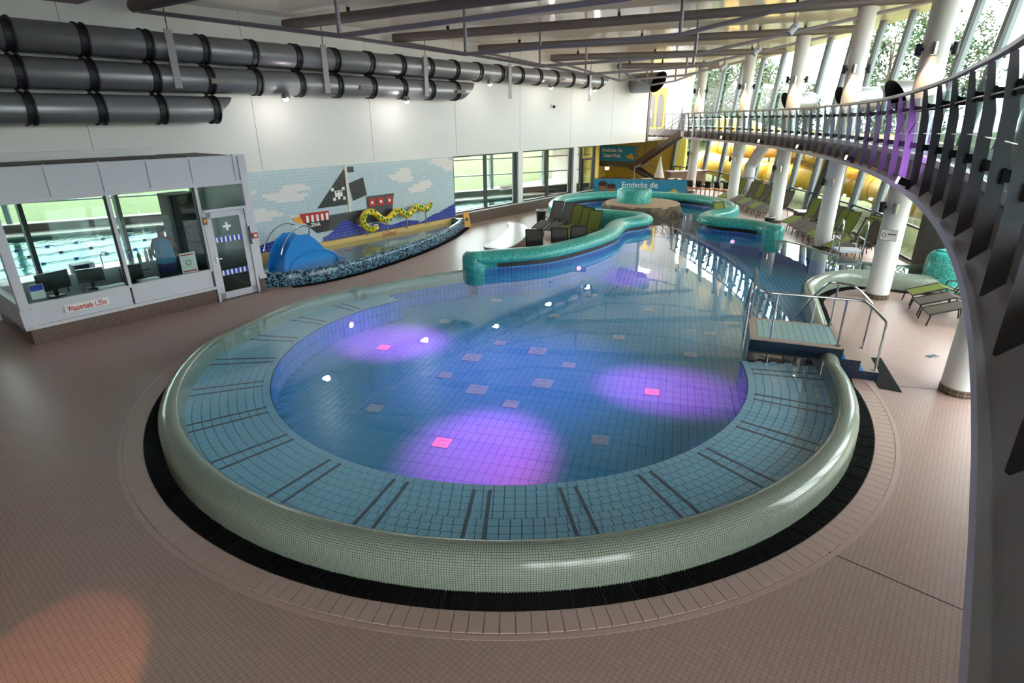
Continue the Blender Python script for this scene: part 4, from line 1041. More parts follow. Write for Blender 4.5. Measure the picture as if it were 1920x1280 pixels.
for (x, z, w, h) in ((-.11,-.06,.3,.2),(-.24,.14,.11,.1),(.19,.14,.11,.1),(-.2,-.18,.11,.1),(.2,-.18,.1,.1),(-.01,-.15,.1,.1)): mrect('skull_tile', 'mural_white', 11.72+x, 11.72+x+w, 1.88+z, 1.88+z+h, 4)
for x in (-.05, .09): mrect('skull_eye', 'black', 11.72+x, 11.77+x, 1.95, 2.0, 5)
for k in range(3): mrect('cabin_window', 'mural_red', 12.98+.4*k, 13.26+.4*k, 1.33, 1.62, 3); mrect('cabin_pane', 'mural_white', 13.07+.4*k, 13.17+.4*k, 1.42, 1.52, 4)

# =================================================================== PADDLING POND
pond_path = smoothpath([(-6.75,14.95), (-6.05,15.12), (-5.30,15.62), (-4.28,16.95), (-3.10,19.30), (-2.35,21.6), (-2.05,23.2), (-1.95,23.9)], 6)
pp = [SN(*q) for q in ()]
po = thing('paddling_pond', 'shallow toddler pond with dark mosaic wall below the mural', 'pond', (0,0,0))
prof2 = [(.0,0),(.0,.30),(.03,.37),(.09,.40),(.15,.38),(.17,.34),(.17,.03)]
MB().sweep(pond_path, prof2).build('mosaic_wall', M['pond_mosaic'], po, smooth=True)
wallside = [SN(17.0,-16.86), SN(7.45,-16.86), SN(7.45,-14.75)]
ppoly = pond_path+wallside
fm = fill_mesh('pond_bottom', [ppoly], .06, 'sand'); fm.materials.clear(); mat('pond_floor', hexc(150,170,160), .4, noise=.12, nscale=3); fm.materials.append(M['pond_floor']); link('pond_bottom', fm, po)
link('pond_water', fill_mesh('pond_water', [ppoly], .27, 'pond_water'), po)
MB().wbox(7.45, 17.3, -16.9, -16.72, 0, .42).build('sand_ledge', M['sand'], po)
MB().wbox(16.95, 17.25, -16.72, -16.3, 0, .42).build('end_block', M['pond_mosaic'], po)
grating([(p[0],p[1]) for p in pond_path[6:]], .01, .22, 'overflow_grating', 'black drain grating round the toddler pond')
text('graffiti', 'Coolfoot', 'text_red', .2, po, SN(13.65,-16.712,.31), (math.pi/2,0,WA), .9, .002)
for i, (s, n, c) in enumerate(((11.9,-14.9,'mural_red'), (12.9,-14.75,'mural_orange'), (11.6,-16.4,'mural_orange'), (14.6,-15.5,'mural_red'), (15.8,-16.3,'mural_orange'), (16.3,-15.9,'mural_red'))):
    o = thing('starfish_figure', 'small %s sea star on the pond bottom, %s from the slide' % ('red' if 'red' in c else 'orange', ORD[i]), 'figure', SN(s,n,.065), i*.7, 'sea animals in the pond')
    pts = []
    for k in range(10): a = k*math.pi/5; r = .16 if k % 2 == 0 else .06; pts.append((r*math.cos(a), r*math.sin(a)))
    MB().prism(pts, 0, .025).build('star', M[c], o); MB().sphere((0,0,.025), .04, 8, 5).build('centre_knob', M[c], o)
# blue toddler slide
sl = thing('toddler_slide', 'blue plastic toddler slide with steel handrails in the pond', 'slide', SN(9.2,-15.35,0), WA+.12)
side = [(-1.0,.1),(-.98,.35),(-.85,.72),(-.6,1.02),(-.3,1.17),(0,1.15),(.25,.95),(.55,.62),(.9,.36),(1.3,.2),(1.3,.1)]
for y in (-.36, .30): MB().sheet([(x,y,z) for x, z in side], (0,.06,0)).build('side_wall', M['slide_blue'], sl)
chute = [(-1.0,.12),(-.7,.5),(-.35,.82),(0,.86),(.3,.66),(.65,.36),(1.0,.2),(1.32,.14)]
ch_ = MB()
for (a, b) in zip(chute[:-1], chute[1:]): ch_.quad((a[0],-.3,a[1]),(b[0],-.3,b[1]),(b[0],.3,b[1]),(a[0],.3,a[1])); ch_.quad((a[0],.3,a[1]-.04),(b[0],.3,b[1]-.04),(b[0],-.3,b[1]-.04),(a[0],-.3,a[1]-.04))
ch_.build('chute', M['slide_blue'], sl)
arcp = [(x, -.362, .1+.55*math.sqrt(max(0,1-((x-.1)/.95)**2))) for x in [-.85+.1*k for k in range(0,20)]]
MB().tube(arcp, .03, 6).build('rib_moulding', M['slide_blue'], sl)
for y in (-.39, .39):
    MB().tube(smoothpath([(-1.02,y,.75),(-.9,y,.98),(-.6,y,1.28),(-.2,y,1.42),(.15,y,1.34)], 4), .02, 8).build('handrail', M['stainless'], sl)
    MB().cyl((-.98,y*.95,.75),(-.98,y*.75,.75),.018,6).build('rail_mount', M['stainless'], sl); MB().cyl((.05,y,1.36),(.05,y*.85,1.05),.018,6).build('rail_mount', M['stainless'], sl)
# snake figure
sn_ = thing('snake_figure', 'yellow sea snake figure with green spots on short posts', 'figure', SN(12.5,-16.6,0), WA)
sp = smoothpath([(.32,-.12,.66),(.18,-.06,.62),(-.0,0,.75),(-.08,0,1.0),(.12,0,1.2),(.42,0,1.18),(.7,0,.95),(.95,0,.84),(1.25,0,.98),(1.5,0,1.1),(1.75,0,1.02),(1.95,0,.88),(2.2,0,.98),(2.45,0,1.12),(2.7,0,1.08),(2.9,0,.98),(3.1,0,1.04),(3.25,0,1.2)], 4)
MB().tube(sp, [.1]+[.112]*(len(sp)-6)+[.11,.105,.095,.08,.055], 14).build('body', M['snake_yellow'], sn_, smooth=True)
for k in range(4, len(sp)-2, 2):
    p = sp[k]; MB().sphere((p[0]+random.uniform(-.02,.02), p[1]-.098, p[2]+random.uniform(-.05,.06)), .058, 8, 5, (1,.6,1)).build('spot', M['snake_green'], sn_)
MB().sphere((.34,-.14,.65), .11, 12, 8, (1.3,1,.8)).build('head', M['snake_yellow'], sn_, smooth=True)
for x in (.26,.36): e_ = MB().sphere((x,-.22,.75), .05, 10, 6).build('eye', M['sign_white'], sn_); MB().sphere((x+.01,-.265,.75), .02, 8, 5).build('pupil', M['black'], e_)
for x, z in ((.08,.62),(.98,.78),(1.93,.8),(2.92,.9)): MB().cyl((x,0,.40),(x,0,z),.025,8).build('post', M['mullion_grey'], sn_)
# yellow wet floor boards
ws = thing('wet_floor_sign', 'yellow folding wet floor board beside the pond end', 'sign', (-1.92,24.2,0), .5)
for sgn in (-1, 1):
    p_ = MB().sheet([(-.16,sgn*.17,0),(.16,sgn*.17,0),(.11,sgn*.02,.58),(-.11,sgn*.02,.58)], (0,sgn*-.012,0)).build('board', M['sign_yellow'], ws)
    MB().sheet([(-.06,sgn*.112,.25),(.06,sgn*.112,.25),(.05,sgn*.08,.37),(-.05,sgn*.08,.37)], (0,sgn*.012,0)).build('print', M['text_black'], p_)
MB().cyl((-.1,0,.58),(.1,0,.58),.018,8).build('hinge', M['sign_yellow'], ws)

# =================================================================== TURQUOISE ROLL WALL, ISLAND, BLOCK
def roll(path, name, lab, zt=.88, w=.34):
    o = thing(name, lab, 'wall', (0,0,0))
    pr_ = [(-w*.6,0.0),(-w*.65,.30),(-w,.42)]
    for k in range(0, 11):
        a = math.pi*k/10; pr_.append((-w*math.cos(a), zt-.19+.19*math.sin(a)))
    pr_ += [(w*.98,.62),(w*.9,.57),(w*.6,.55),(w*.6,.40)]
    MB().sweep(path, pr_).build('mosaic_roll', M['turquoise'], o, smooth=True)
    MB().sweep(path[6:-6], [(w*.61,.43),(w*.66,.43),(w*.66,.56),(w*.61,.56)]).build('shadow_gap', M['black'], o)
    MB().sweep(path, [(w*.6,PF),(w*.72,PF),(w*.72,.43),(w*.6,.43)]).build('underwater_wall', M['basin_wall'], o, fix=False)
    # upright end of the roll down to the water
    for p in (path[0], path[-1]):
        MB().lathe((p[0],p[1],0), [(w*.95,0.0),(w,.45),(w,zt-.19),(w*.94,zt-.1),(w*.75,zt-.03),(w*.4,zt-.003),(0,zt)], 24).build('rounded_end', M['turquoise'], o, smooth=True)
    return o
rp = list(reversed(roll_a))
roll(rp, 'turquoise_pool_wall', 'winding turquoise mosaic wall with rounded top between pool and loungers')
isl = thing('island_seat', 'round island with rough rock edge and turquoise drum', 'island', (5.75,25.45,0))
prr = []
mb = MB(); n = 72; m = 7
for j in range(m+1):
    z = PF+(.78-PF)*j/m
    for k in range(n):
        a = 2*math.pi*k/n; rr = 1.62+.06*math.sin(7*a+j)+random.uniform(-.045,.045)*(1 if j < m else .5)+(.05 if .45 < j/m < .95 else 0)
        mb.v.append((rr*math.cos(a), rr*math.sin(a), z))
for j in range(m):
    for k in range(n): mb.f.append((j*n+k, j*n+(k+1)%n, (j+1)*n+(k+1)%n, (j+1)*n+k))
mb.build('rock_edge', M['rock'], isl)
MB().lathe((0,0,0), [(0,.80),(1.56,.80),(1.60,.77),(1.60,.70)], 64).build('paved_top', M['island_top'], isl)
MB().lathe((-.35,.1,.80), [(.74,0),(.74,.50),(.72,.54),(.66,.55),(.62,.53),(.60,.47),(0,.45)], 48).build('drum', M['turquoise'], isl, smooth=True)
tb = thing('turquoise_block', 'rounded turquoise mosaic block at the side channel', 'block', (11.55,14.55,0), .35)
MB().lathe((0,0,0), [(.62,0),(.66,.5),(.64,.85),(.56,.97),(.4,1.0),(0,1.0)], 28).build('body', M['turquoise'], tb, smooth=True)
tb.scale = (1.15,.8,1)
MB().box(-.35,.35,-.3,.3,1.0,1.03).build('cap_slab', M['turquoise'], tb)

# =================================================================== LOUNGERS
def lounger_proto(colr):
    o = link('sun_lounger', None); o.empty_display_size = .1
    fab = M['sling_'+colr]; P = [(0,.26),(.66,.48),(1.08,.34),(1.27,.42),(1.45,.76),(1.61,1.12)]
    def sling(a, b, nm):
        t = MB()
        for q in range(a, b):
            (x0,z0),(x1,z1) = P[q], P[q+1]
            t.quad((x0,-.235,z0),(x1,-.235,z1),(x1,.235,z1),(x0,.235,z0)); t.quad((x0,.235,z0-.012),(x1,.235,z1-.012),(x1,-.235,z1-.012),(x0,-.235,z0-.012))
        t.build(nm, fab, o)
    sling(0, 1, 'leg_rest'); sling(1, 3, 'seat'); sling(3, 5, 'backrest')
    for y in (-.25, .25):
        MB().tube([(x,y,z) for x, z in P], .018, 6).build('side_rail', M['frame_dark'], o)
        MB().tube([(.02,y,.26),(-.02,y,0)], .016, 6).build('leg', M['frame_dark'], o)
        MB().tube([(.66,y,.45),(.74,y,.38),(.80,y,0)], .016, 6).build('leg', M['frame_dark'], o)
        MB().tube([(1.40,y,0),(1.32,y,.36),(1.02,y,.56),(.86,y,.55),(.80,y,.42)], .016, 6).build('armrest', M['frame_dark'], o)
    MB().cyl((0,-.25,.255),(0,.25,.255),.016,6).build('foot_bar', M['frame_dark'], o); MB().cyl((1.61,-.25,1.12),(1.61,.25,1.12),.018,6).build('head_bar', M['frame_dark'], o)
    return o
protos = {c: lounger_proto(c) for c in ('green','brown','grey')}
used = {c: False for c in protos}
def lounger(c, x, y, rz, lab, grp):
    o = protos[c] if not used[c] else copy_tree(protos[c])
    used[c] = True
    o.location = (x, y, 0); o.rotation_euler = (0,0,rz); tag(o, lab, 'lounger', grp)
    return o
# window row, near group beside the third and second column (angles on the glass front circle)
rowA = [(-5.55,'green'),(-6.55,'brown'),(-7.40,'brown'),(-8.20,'brown'),(-9.0,'green'),(-9.80,'green'),(-10.75,'green'),(-11.55,'green'),(-12.4,'brown')]
for i, (a, c) in enumerate(rowA):
    x, y = POL(45.15, a)
    if abs(a+10.43) < .5: x, y = POL(45.55, a)
    lounger(c, x, y, R_(a)+.48, '%s sling lounger, %s of the nearer window row from the far end' % (c, ORD[i]), 'loungers of the nearer window row')
rowB = [(4.25,'green'),(3.35,'green'),(2.35,'brown'),(1.35,'green'),(.45,'brown'),(-.5,'green'),(-1.35,'brown'),(-2.2,'brown')]
for i, (a, c) in enumerate(rowB):
    x, y = POL(45.1 if abs(a-3.34) > .6 else 45.62, a)
    lounger(c, x, y, R_(a)+.48, '%s sling lounger, %s of the farther window row from the far end' % (c, ORD[i]), 'loungers of the farther window row')
for i, (x, y, c) in enumerate(((9.72,13.35,'green'), (9.42,12.62,'brown'), (9.16,11.92,'brown'))):
    lounger(c, x, y, -.28, ['green lounger under the gallery beside the turquoise block','brown lounger under the gallery, middle of three','brown lounger under the gallery, nearest of three'][i], 'loungers under the gallery')
lounger('green', 8.02, 8.15, .5, 'green lounger corner showing behind the nearest column', 'loungers under the gallery')
# lounging bay behind the turquoise wall
bayA = [(1.30,22.6,'grey',.95),(1.75,22.15,'grey',.95),(2.02,21.45,'green',.95),(2.28,20.75,'green',.95),(2.48,20.1,'green',.95)]
for i, (x, y, c, rz) in enumerate(bayA):
    lounger(c, x-.30, y-.40, rz, '%s lounger in the turquoise bay, %s of the back row from the left' % (c, ORD[i]), 'loungers in the turquoise bay')
bayB = [(.92,18.85,'grey',-1.72),(1.72,19.1,'grey',-1.72),(2.28,19.35,'grey',-1.68)]
for i, (x, y, c, rz) in enumerate(bayB):
    lounger(c, x, y, rz, '%s lounger with its back to the pool, %s from the left' % (c, ORD[i]), 'loungers with their backs to the pool')
# curved counter bench
cb = thing('curved_bench', 'long curved bench with pale top and brown front', 'bench', (0,0,0))
co = smoothpath([(-.80,16.95), (-.30,16.72), (.05,17.2), (.40,18.4), (.55,19.6), (.50,20.5), (.32,21.15)], 5)
ci = smoothpath([(-.14,21.2), (-.10,20.6), (-.16,19.6), (-.38,18.4), (-.72,17.55), (-.86,17.15)], 5)
cpoly = co+ci
MB().prism(cpoly, .62, .66).build('top', M['counter_top'], cb); 
cx_ = sum(p[0] for p in cpoly)/len(cpoly); cy_ = sum(p[1] for p in cpoly)/len(cpoly)
MB().prism([(p[0]+(cx_-p[0])*.03, p[1]+(cy_-p[1])*.01) for p in cpoly], 0, .62).build('front_panel', M['counter_wood'], cb)
def bin_(lab, x, y, r=.2, h=.65):
    o = thing('waste_bin', lab, 'bin', (x,y,0), 0, 'waste bins')
    MB().lathe((0,0,0), [(0,0),(r*.82,0),(r,h),(r*.94,h),(r*.8,.06)], 20).build('bucket', M['black_soft'], o); MB().lathe((0,0,h), [(r*.9,-.05),(r*1.04,0),(r*1.04,.03),(r*.9,.03)], 20).build('bag_rim', M['sign_white'], o)
bin_('black waste bin in the corner of the turquoise bay', 1.25, 24.2)
bin_('black waste bin behind the round turquoise loop', 9.75, 21.6, .18, .75)
lounger('green', 8.75, 21.5, 1.9, 'single green lounger standing behind the round turquoise loop', 'loungers under the gallery')
bx_ = thing('towel_box', 'low dark box with white top at the glass front', 'box', POL(46.5,-3.6,0), R_(-3.6))
MB().box(-.35,.45,-.3,.3,0,.48).build('body', M['frame_dark'], bx_); MB().box(-.37,.47,-.32,.32,.48,.51).build('lid', M['sign_white'], bx_)

# =================================================================== STEPS INTO THE POOL
stp = thing('pool_steps', 'tiled entry platform with steps and dark blue risers', 'steps', (0,0,0))
A_, B_, C_, D_ = Vector((4.33,9.62)), Vector((5.76,9.10)), Vector((6.17,10.26)), Vector((4.80,10.82))
ux = (B_-A_).normalized(); uy = Vector((-ux.y, ux.x)); LX, LY = 1.50, 1.22
def sbox(x0, x1, y0, y1, z0, z1, nm, m, par=None):
    o = A_+ux*x0+uy*y0
    return MB().obox((o.x,o.y,z0), (ux.x*(x1-x0),ux.y*(x1-x0),0), (uy.x*(y1-y0),uy.y*(y1-y0),0), (0,0,z1-z0)).build(nm, M[m], par or stp)
mat('step_tile', hexc(164,206,206), .35, noise=.04); mat('riser_tile', hexc(26,40,60), .25); mat('edge_tile', hexc(196,174,158), .45)
sbox(0, LX+.02, 0, LY, PF, .52, 'platform_core', 'riser_tile'); 
for k in range(12): sbox(.135+k*.1085, .135+(k+1)*.1085-.006, .10, LY-.10, .52, .552, 'deck_tile', 'step_tile')
sbox(0, .13, 0, LY, .52, .55, 'edge_strip', 'edge_tile'); sbox(.13, LX, 0, .095, .52, .55, 'edge_strip', 'edge_tile'); sbox(.13, LX, LY-.095, LY, .52, .55, 'edge_strip', 'edge_tile'); sbox(1.44, LX+.02, .1, LY-.1, .52, .55, 'edge_strip', 'edge_tile')
for k in range(12): sbox(.003+k*.1265, .003+(k+1)*.1265-.005, -.008, 0, .27, .518, 'riser_tile', 'riser_tile')
for q, (x0, z) in enumerate(((LX+.02,.36), (LX+.32,.18))):
    sbox(x0, x0+.30, .02, LY-.02, 0, z-.02, 'step_core', 'riser_tile'); sbox(x0+.06, x0+.30, .02, LY-.02, z-.02, z, 'tread', 'edge_tile'); sbox(x0, x0+.06, .02, LY-.02, z-.02, z+.002, 'nosing', 'slide_blue')
for k in range(7): sbox(.1, 1.35, LY+.02+.17*k, LY+.17+.17*k, PF, .30-.09*k, 'sunken_tread', 'step_tile')
def SP(x, y, z): o = A_+ux*x+uy*y; return (o.x, o.y, z)
for y, lab in ((.07,'front'), (LY-.07,'back')):
    hr = thing('pool_handrail', 'stainless steel handrail on the %s side of the entry platform' % lab, 'handrail', SP(0,y,0), 0, 'handrails of the entry platform')
    o_ = Vector(SP(0,y,0))
    def q_(x, z, dy=0): return tuple(Vector(SP(x, y+dy, z))-o_)
    if lab == 'front':
        MB().tube(smoothpath([q_(-.02,1.62,.9), q_(.0,1.45,.28), q_(.12,1.41), q_(.4,1.40), q_(1.5,1.40), q_(1.72,1.36), q_(2.0,1.13), q_(2.06,1.05), q_(2.07,.9), q_(2.07,.18)], 3), .021, 10).build('top_rail', M['stainless'], hr)
        for x, z in ((.34,.55),(1.42,.55)): MB().cyl(q_(x,z), q_(x,1.40), .019, 10).build('post', M['stainless'], hr)
    else:
        MB().tube(smoothpath([q_(.95,.45,.7), q_(1.12,1.02,.3), q_(1.28,1.38), q_(1.4,1.40), q_(1.72,1.36), q_(2.0,1.12), q_(2.06,1.03), q_(2.07,.9), q_(2.07,.18)], 3), .021, 10).build('top_rail', M['stainless'], hr)
        for x, z in ((1.12,.55),(1.45,.55)): MB().cyl(q_(x,z), q_(x,1.36 if x > 1.2 else 1.0), .019, 10).build('post', M['stainless'], hr)
    for x, z in ((2.07,.18),(1.43,.55)): MB().lathe(q_(x,z), [(0,.014),(.045,.012),(.045,0)], 12).build('foot_flange', M['stainless'], hr)
hr = thing('pool_handrail', 'steel rail descending into the water at the platform left end', 'handrail', SP(.02,LY-.1,0), 0, 'handrails of the entry platform'); o_ = Vector(SP(.02,LY-.1,0))
MB().tube(smoothpath([tuple(Vector(SP(-.03,LY+1.0,.45))-o_), tuple(Vector(SP(0,LY+.5,1.15))-o_), tuple(Vector(SP(.02,LY-.05,1.5))-o_), tuple(Vector(SP(.02,LY-.12,1.4))-o_), tuple(Vector(SP(.02,LY-.12,.56))-o_)], 4), .021, 10).build('top_rail', M['stainless'], hr)
MB().cyl(tuple(Vector(SP(.0,LY+.5,-.1))-o_), tuple(Vector(SP(0,LY+.5,1.14))-o_), .019, 8).build('post', M['stainless'], hr)
mt_ = thing('rubber_mat', 'dark rubber mat at the foot of the pool steps', 'mat', SP(2.10,-.25,0), 0)
o_ = Vector(SP(2.10,-.25,0)); MB().prism([tuple(Vector(SP(a,b,0))-o_)[:2] for a, b in ((2.10,-.28),(2.42,-.34),(2.42,1.2),(2.10,1.1))], 0, .012).build('mat', M['grate_black'], mt_)
# second entry: small bridge with rails at the far right edge
br = thing('entry_bridge', 'small steel entry bridge with high rails at the far right edge', 'bridge', (9.95,16.62,0), -.25)
MB().box(-.32,.32,-.28,.28,.56,.62).build('deck', M['plate_steel'], br)
for x in (-.32,.32):
    MB().tube(smoothpath([(x,-.3,0),(x,-.3,1.25),(x,-.15,1.5),(x,.18,1.2),(x,.3,.9),(x,.3,0)], 4), .022, 8).build('rail_loop', M['stainless'], br)
    MB().cyl((x,-.3,.95),(x,.29,.95),.016,6).build('mid_rail', M['stainless'], br)

# =================================================================== STAIRS AT THE FAR END
st_ = thing('gallery_staircase', 'brown steel staircase with landing down from the far gallery end', 'staircase', (0,0,0))
Ptop = Vector((10.73,38.39,3.45)); Pland = Vector((8.42,40.24,1.45)); dS = (Pland-Ptop); hd = Vector((dS.x,dS.y,0)).normalized(); pd = Vector((DX,DY,0))
wS = 1.0
for sgn in (0, 1):
    o = Ptop+pd*wS*sgn
    MB().sheet([tuple(o+Vector((0,0,.05))), tuple(o+Vector((0,0,-.32))), tuple(o+dS+Vector((0,0,-.32))), tuple(o+dS+Vector((0,0,.05)))], pd*.05).build('stringer', M['stair_steel'], st_)
for k in range(11):
    p = Ptop+dS*((k+.5)/11); MB().obox(tuple(p-hd*.13), tuple(hd*.27), tuple(pd*wS), (0,0,.035)).build('tread', M['stair_steel'], st_)
for sgn in (0, 1):
    o = Ptop+pd*wS*sgn
    for q, h in enumerate((.95,.72,.5,.28)): MB().cyl(tuple(o+Vector((0,0,h))), tuple(o+dS+Vector((0,0,h))), .022 if q == 0 else .01, 6).build('handrail' if q == 0 else 'rail_rod', M['rail_steel'], st_)
    for t_ in (.05,.35,.65,.95): p = o+dS*t_; MB().cyl(tuple(p), tuple(p+Vector((0,0,.95))), .02, 6).build('post', M['rail_steel'], st_)
LL = 2.75
MB().obox(tuple(Pland+Vector((0,0,-.40))-pd*.05), tuple(hd*LL), tuple(pd*2.1), (0,0,.40)).build('landing', M['stair_steel'], st_)
MB().cyl(tuple(Pland+hd*.05+Vector((0,0,-1.45))), tuple(Pland+hd*.05+Vector((0,0,-.3))), .06, 10).build('support_post', M['mullion_grey'], st_)
for t_ in (0, LL): MB().cyl(tuple(Pland+hd*t_), tuple(Pland+hd*t_+Vector((0,0,1.0))), .02, 6).build('post', M['rail_steel'], st_)
# lower flight turning back below the landing
Q0 = Pland+pd*1.1+hd*1.5+Vector((0,0,-.05)); dQ = Vector((-hd.x*2.5,-hd.y*2.5,-1.4))
for sgn in (0, 1):
    o = Q0+pd*.9*sgn
    MB().sheet([tuple(o+Vector((0,0,.05))), tuple(o+Vector((0,0,-.3))), tuple(o+dQ+Vector((0,0,-.05))), tuple(o+dQ+Vector((0,0,.1)))], pd*.05).build('stringer', M['stair_steel'], st_)
for k in range(9): p = Q0+dQ*((k+.5)/9); MB().obox(tuple(p-hd*.13), tuple(hd*.27), tuple(pd*.9), (0,0,.035)).build('tread', M['duct_dark'], st_)
MB().cyl(tuple(Q0+Vector((0,0,.95))), tuple(Q0+dQ+Vector((0,0,.95))), .022, 6).build('handrail', M['rail_steel'], st_)
MB().cyl(tuple(Q0+dQ), tuple(Q0+dQ+Vector((0,0,.95))), .02, 6).build('post', M['rail_steel'], st_)
# banners
def banner(lab, p0, d, w, h, z, lines, size, nm='banner', art=True, kids=False):
    d = Vector((d[0],d[1],0)).normalized(); o = thing(nm, lab, 'banner', (p0[0],p0[1],z), math.atan2(d.y,d.x), 'blue advertising banners')
    MB().box(0,w,0,.02,0,h).build('cloth', M['banner_blue'], o)
    MB().box(0,w,-.015,.035,h,h+.03).build('top_rail', M['rail_steel'], o)
    for k, ln in enumerate(lines): text('lettering', ln, 'text_white', size, o, (w*(.36 if not kids else .5), -.006, h*(.70-.34*k)), TXR, .9, .002, .006)
    if art:
        t = MB()
        for (x, z_, r) in ((0,0,.16),(.14,.05,.13),(-.13,.03,.12),(.05,.15,.11),(.2,-.04,.12)): t.sphere((w*.86+x*h, -.004, h*.3+z_*h), r*h, 12, 6, (1,.06,.8))
        t.build('sand_heap_print', M['banner_art'], o)
    if kids:
        for x, z_ in ((.5,.62),(.98,.5)):
            hd_ = MB().sphere((x,-.004,z_*h), .17*h*1.6, 14, 8, (.85,.03,1)).build('face_print', M['skin'], o); MB().sphere((x,-.008,z_*h+.13), .17*h*1.5, 14, 8, (.95,.03,.6)).build('hair_print', M['hair_brown'], o)
    return o
bL = Pland+hd*LL-pd*.10
banner('blue banner lettered Entdecke die Oase-Welt on the stair landing', (bL.x,bL.y), (-hd.x,-hd.y), 2.75, 1.02, 1.42, ['Entdecke die','Oase-Welt.'], .34)
banner('wide blue banner lettered Entdecke die standing behind the island', (4.6,32.6), (1,-.18), 5.0, 1.0, .08, ['Entdecke die'], .42, kids=True)
el = thing('wall_lamp', 'lit white emergency lamp under the stair landing', 'lamp', tuple(Pland+hd*2.1-pd*.1+Vector((0,0,-.52))), 0)
MB().box(-.14,.14,-.03,.03,-.1,.1).build('case', M['sign_white'], el); MB().box(-.12,.12,-.04,-.03,-.08,.08).build('lit_panel', M['lamp_glow'], el)

# =================================================================== FAR CAFE CORNER
bar = thing('bar_counter', 'brown bar counter in the far corner', 'counter', (10.2,37.6,0), .3)
MB().box(-.2,2.4,-.3,.3,0,1.02).build('front', M['counter_wood'], bar); MB().box(-.25,2.45,-.36,.36,1.02,1.07).build('top', M['counter_top'], bar)
for k in range(4):
    o = thing('bottle', 'dark bottle on the far bar counter, %s from the left' % ORD[k], 'bottle', (10.35+.45*k,37.65+.14*k,1.07), 0, 'bottles on the bar')
    MB().lathe((0,0,0), [(0,0),(.045,0),(.045,.2),(.018,.28),(.018,.36),(0,.36)], 10).build('glass_body', M['black'], o); MB().lathe((0,0,.36), [(.022,-.03),(.022,.01),(0,.01)], 8).build('stopper', M['text_white'], o)
pa = thing('closed_parasol', 'folded white parasol beside the far stairs', 'parasol', (9.35,37.2,0))
MB().cyl((0,0,0),(0,0,2.0),.025,8).build('pole', M['mullion_grey'], pa); MB().lathe((0,0,0), [(.16,.85),(.34,.7),(.22,1.1),(.1,1.6),(.03,1.95)], 14).build('folded_canopy', M['sign_white'], pa); MB().lathe((0,0,0), [(0,.08),(.25,.06),(.25,0)], 16).build('base', M['grey_wall'], pa)
def table(lab, x, y):
    o = thing('cafe_table', lab, 'table', (x,y,0), 0, 'cafe tables')
    MB().lathe((0,0,0), [(0,.75),(.4,.75),(.4,.72),(0,.72)], 20).build('top', M['sign_white'], o); MB().cyl((0,0,.03),(0,0,.72),.03,8).build('column', M['stainless'], o); MB().lathe((0,0,0), [(0,.04),(.24,.02),(.24,0)], 16).build('foot', M['stainless'], o)
for i, (x, y) in enumerate(((7.4,35.6), (8.3,36.1), (9.2,34.7), (10.0,35.9))): table('small white cafe table by the stairs, %s from the left' % ORD[i], x, y)
def cafe_chair_proto():
    o = link('cafe_chair', None); o.empty_display_size = .1
    MB().box(-.2,.2,-.2,.2,.43,.46).build('seat', M['chair_orange'], o); MB().sheet([(-.19,.19,.55),(.19,.19,.55),(.18,.25,.86),(-.18,.25,.86)], (0,.02,0)).build('backrest', M['black_soft'], o)
    for x in (-.19,.19):
        for y in (-.19,.19): MB().cyl((x,y,.0),(x*.95,y*.95,.44 if y < 0 else .88),.012,6).build('leg', M['stainless'], o)
    MB().tube([(-.22,-.18,.62),(-.24,.1,.66),(-.2,.2,.7)], .011, 6).build('arm', M['stainless'], o); MB().tube([(.22,-.18,.62),(.24,.1,.66),(.2,.2,.7)], .011, 6).build('arm', M['stainless'], o)
    return o
cp = cafe_chair_proto(); first = True; ci_ = 0
for k in range(5):
    for q in range(2):
        o = cp if first else copy_tree(cp); first = False
        o.location = (10.35+.42*k+.15*q, 33.4-.28*k+.5*q, 0); o.rotation_euler = (0,0,2.0+.1*q)
        tag(o, 'steel cafe chair with orange seat near the bar, %s of the %s row' % (ORD[k], ['front','back'][q]), 'chair', 'cafe chairs in the far corner')
for k, (x, y) in enumerate(((7.0,34.9),(8.0,35.2),(8.9,35.5),(9.6,35.1))):
    o = copy_tree(cp); o.location = (x,y,0); o.rotation_euler = (0,0,k*1.3); tag(o, 'steel cafe chair among the tables by the stairs, %s from the left' % ORD[k], 'chair', 'cafe chairs in the far corner')
# bent grey air pipe and leaning strut at the glass front
pi_ = thing('air_pipe', 'bent pale grey ventilation pipe standing at the glass front', 'pipe', POL(46.9,5.3,0))
b0 = Vector(POL(46.9,5.3,0)); 
MB().tube([(0,0,0),(0,0,1.75),(.1,-.06,1.95),(.15,-1.0,2.85),(.2,-1.3,3.08)], .3, 18).build('pipe', M['booth_grey'], pi_)
for z in (.3,1.2): MB().lathe((0,0,z), [(.30,-.03),(.325,-.03),(.325,.03),(.30,.03)], 18).build('joint_band', M['mullion_grey'], pi_)
ls = thing('leaning_strut', 'dark leaning round strut beside the glass door', 'strut', POL(46.95,-2.6,0))
v0 = Vector(POL(46.95,-2.6,0)); v1 = Vector(POL(47.25,-3.4,3.1)); MB().cyl((0,0,0), tuple(v1-v0), .13, 14).build('shaft', M['dark_frame'], ls); MB().lathe((0,0,0), [(.2,0),(.2,.04),(0,.04)], 14).build('foot_plate', M['dark_frame'], ls)
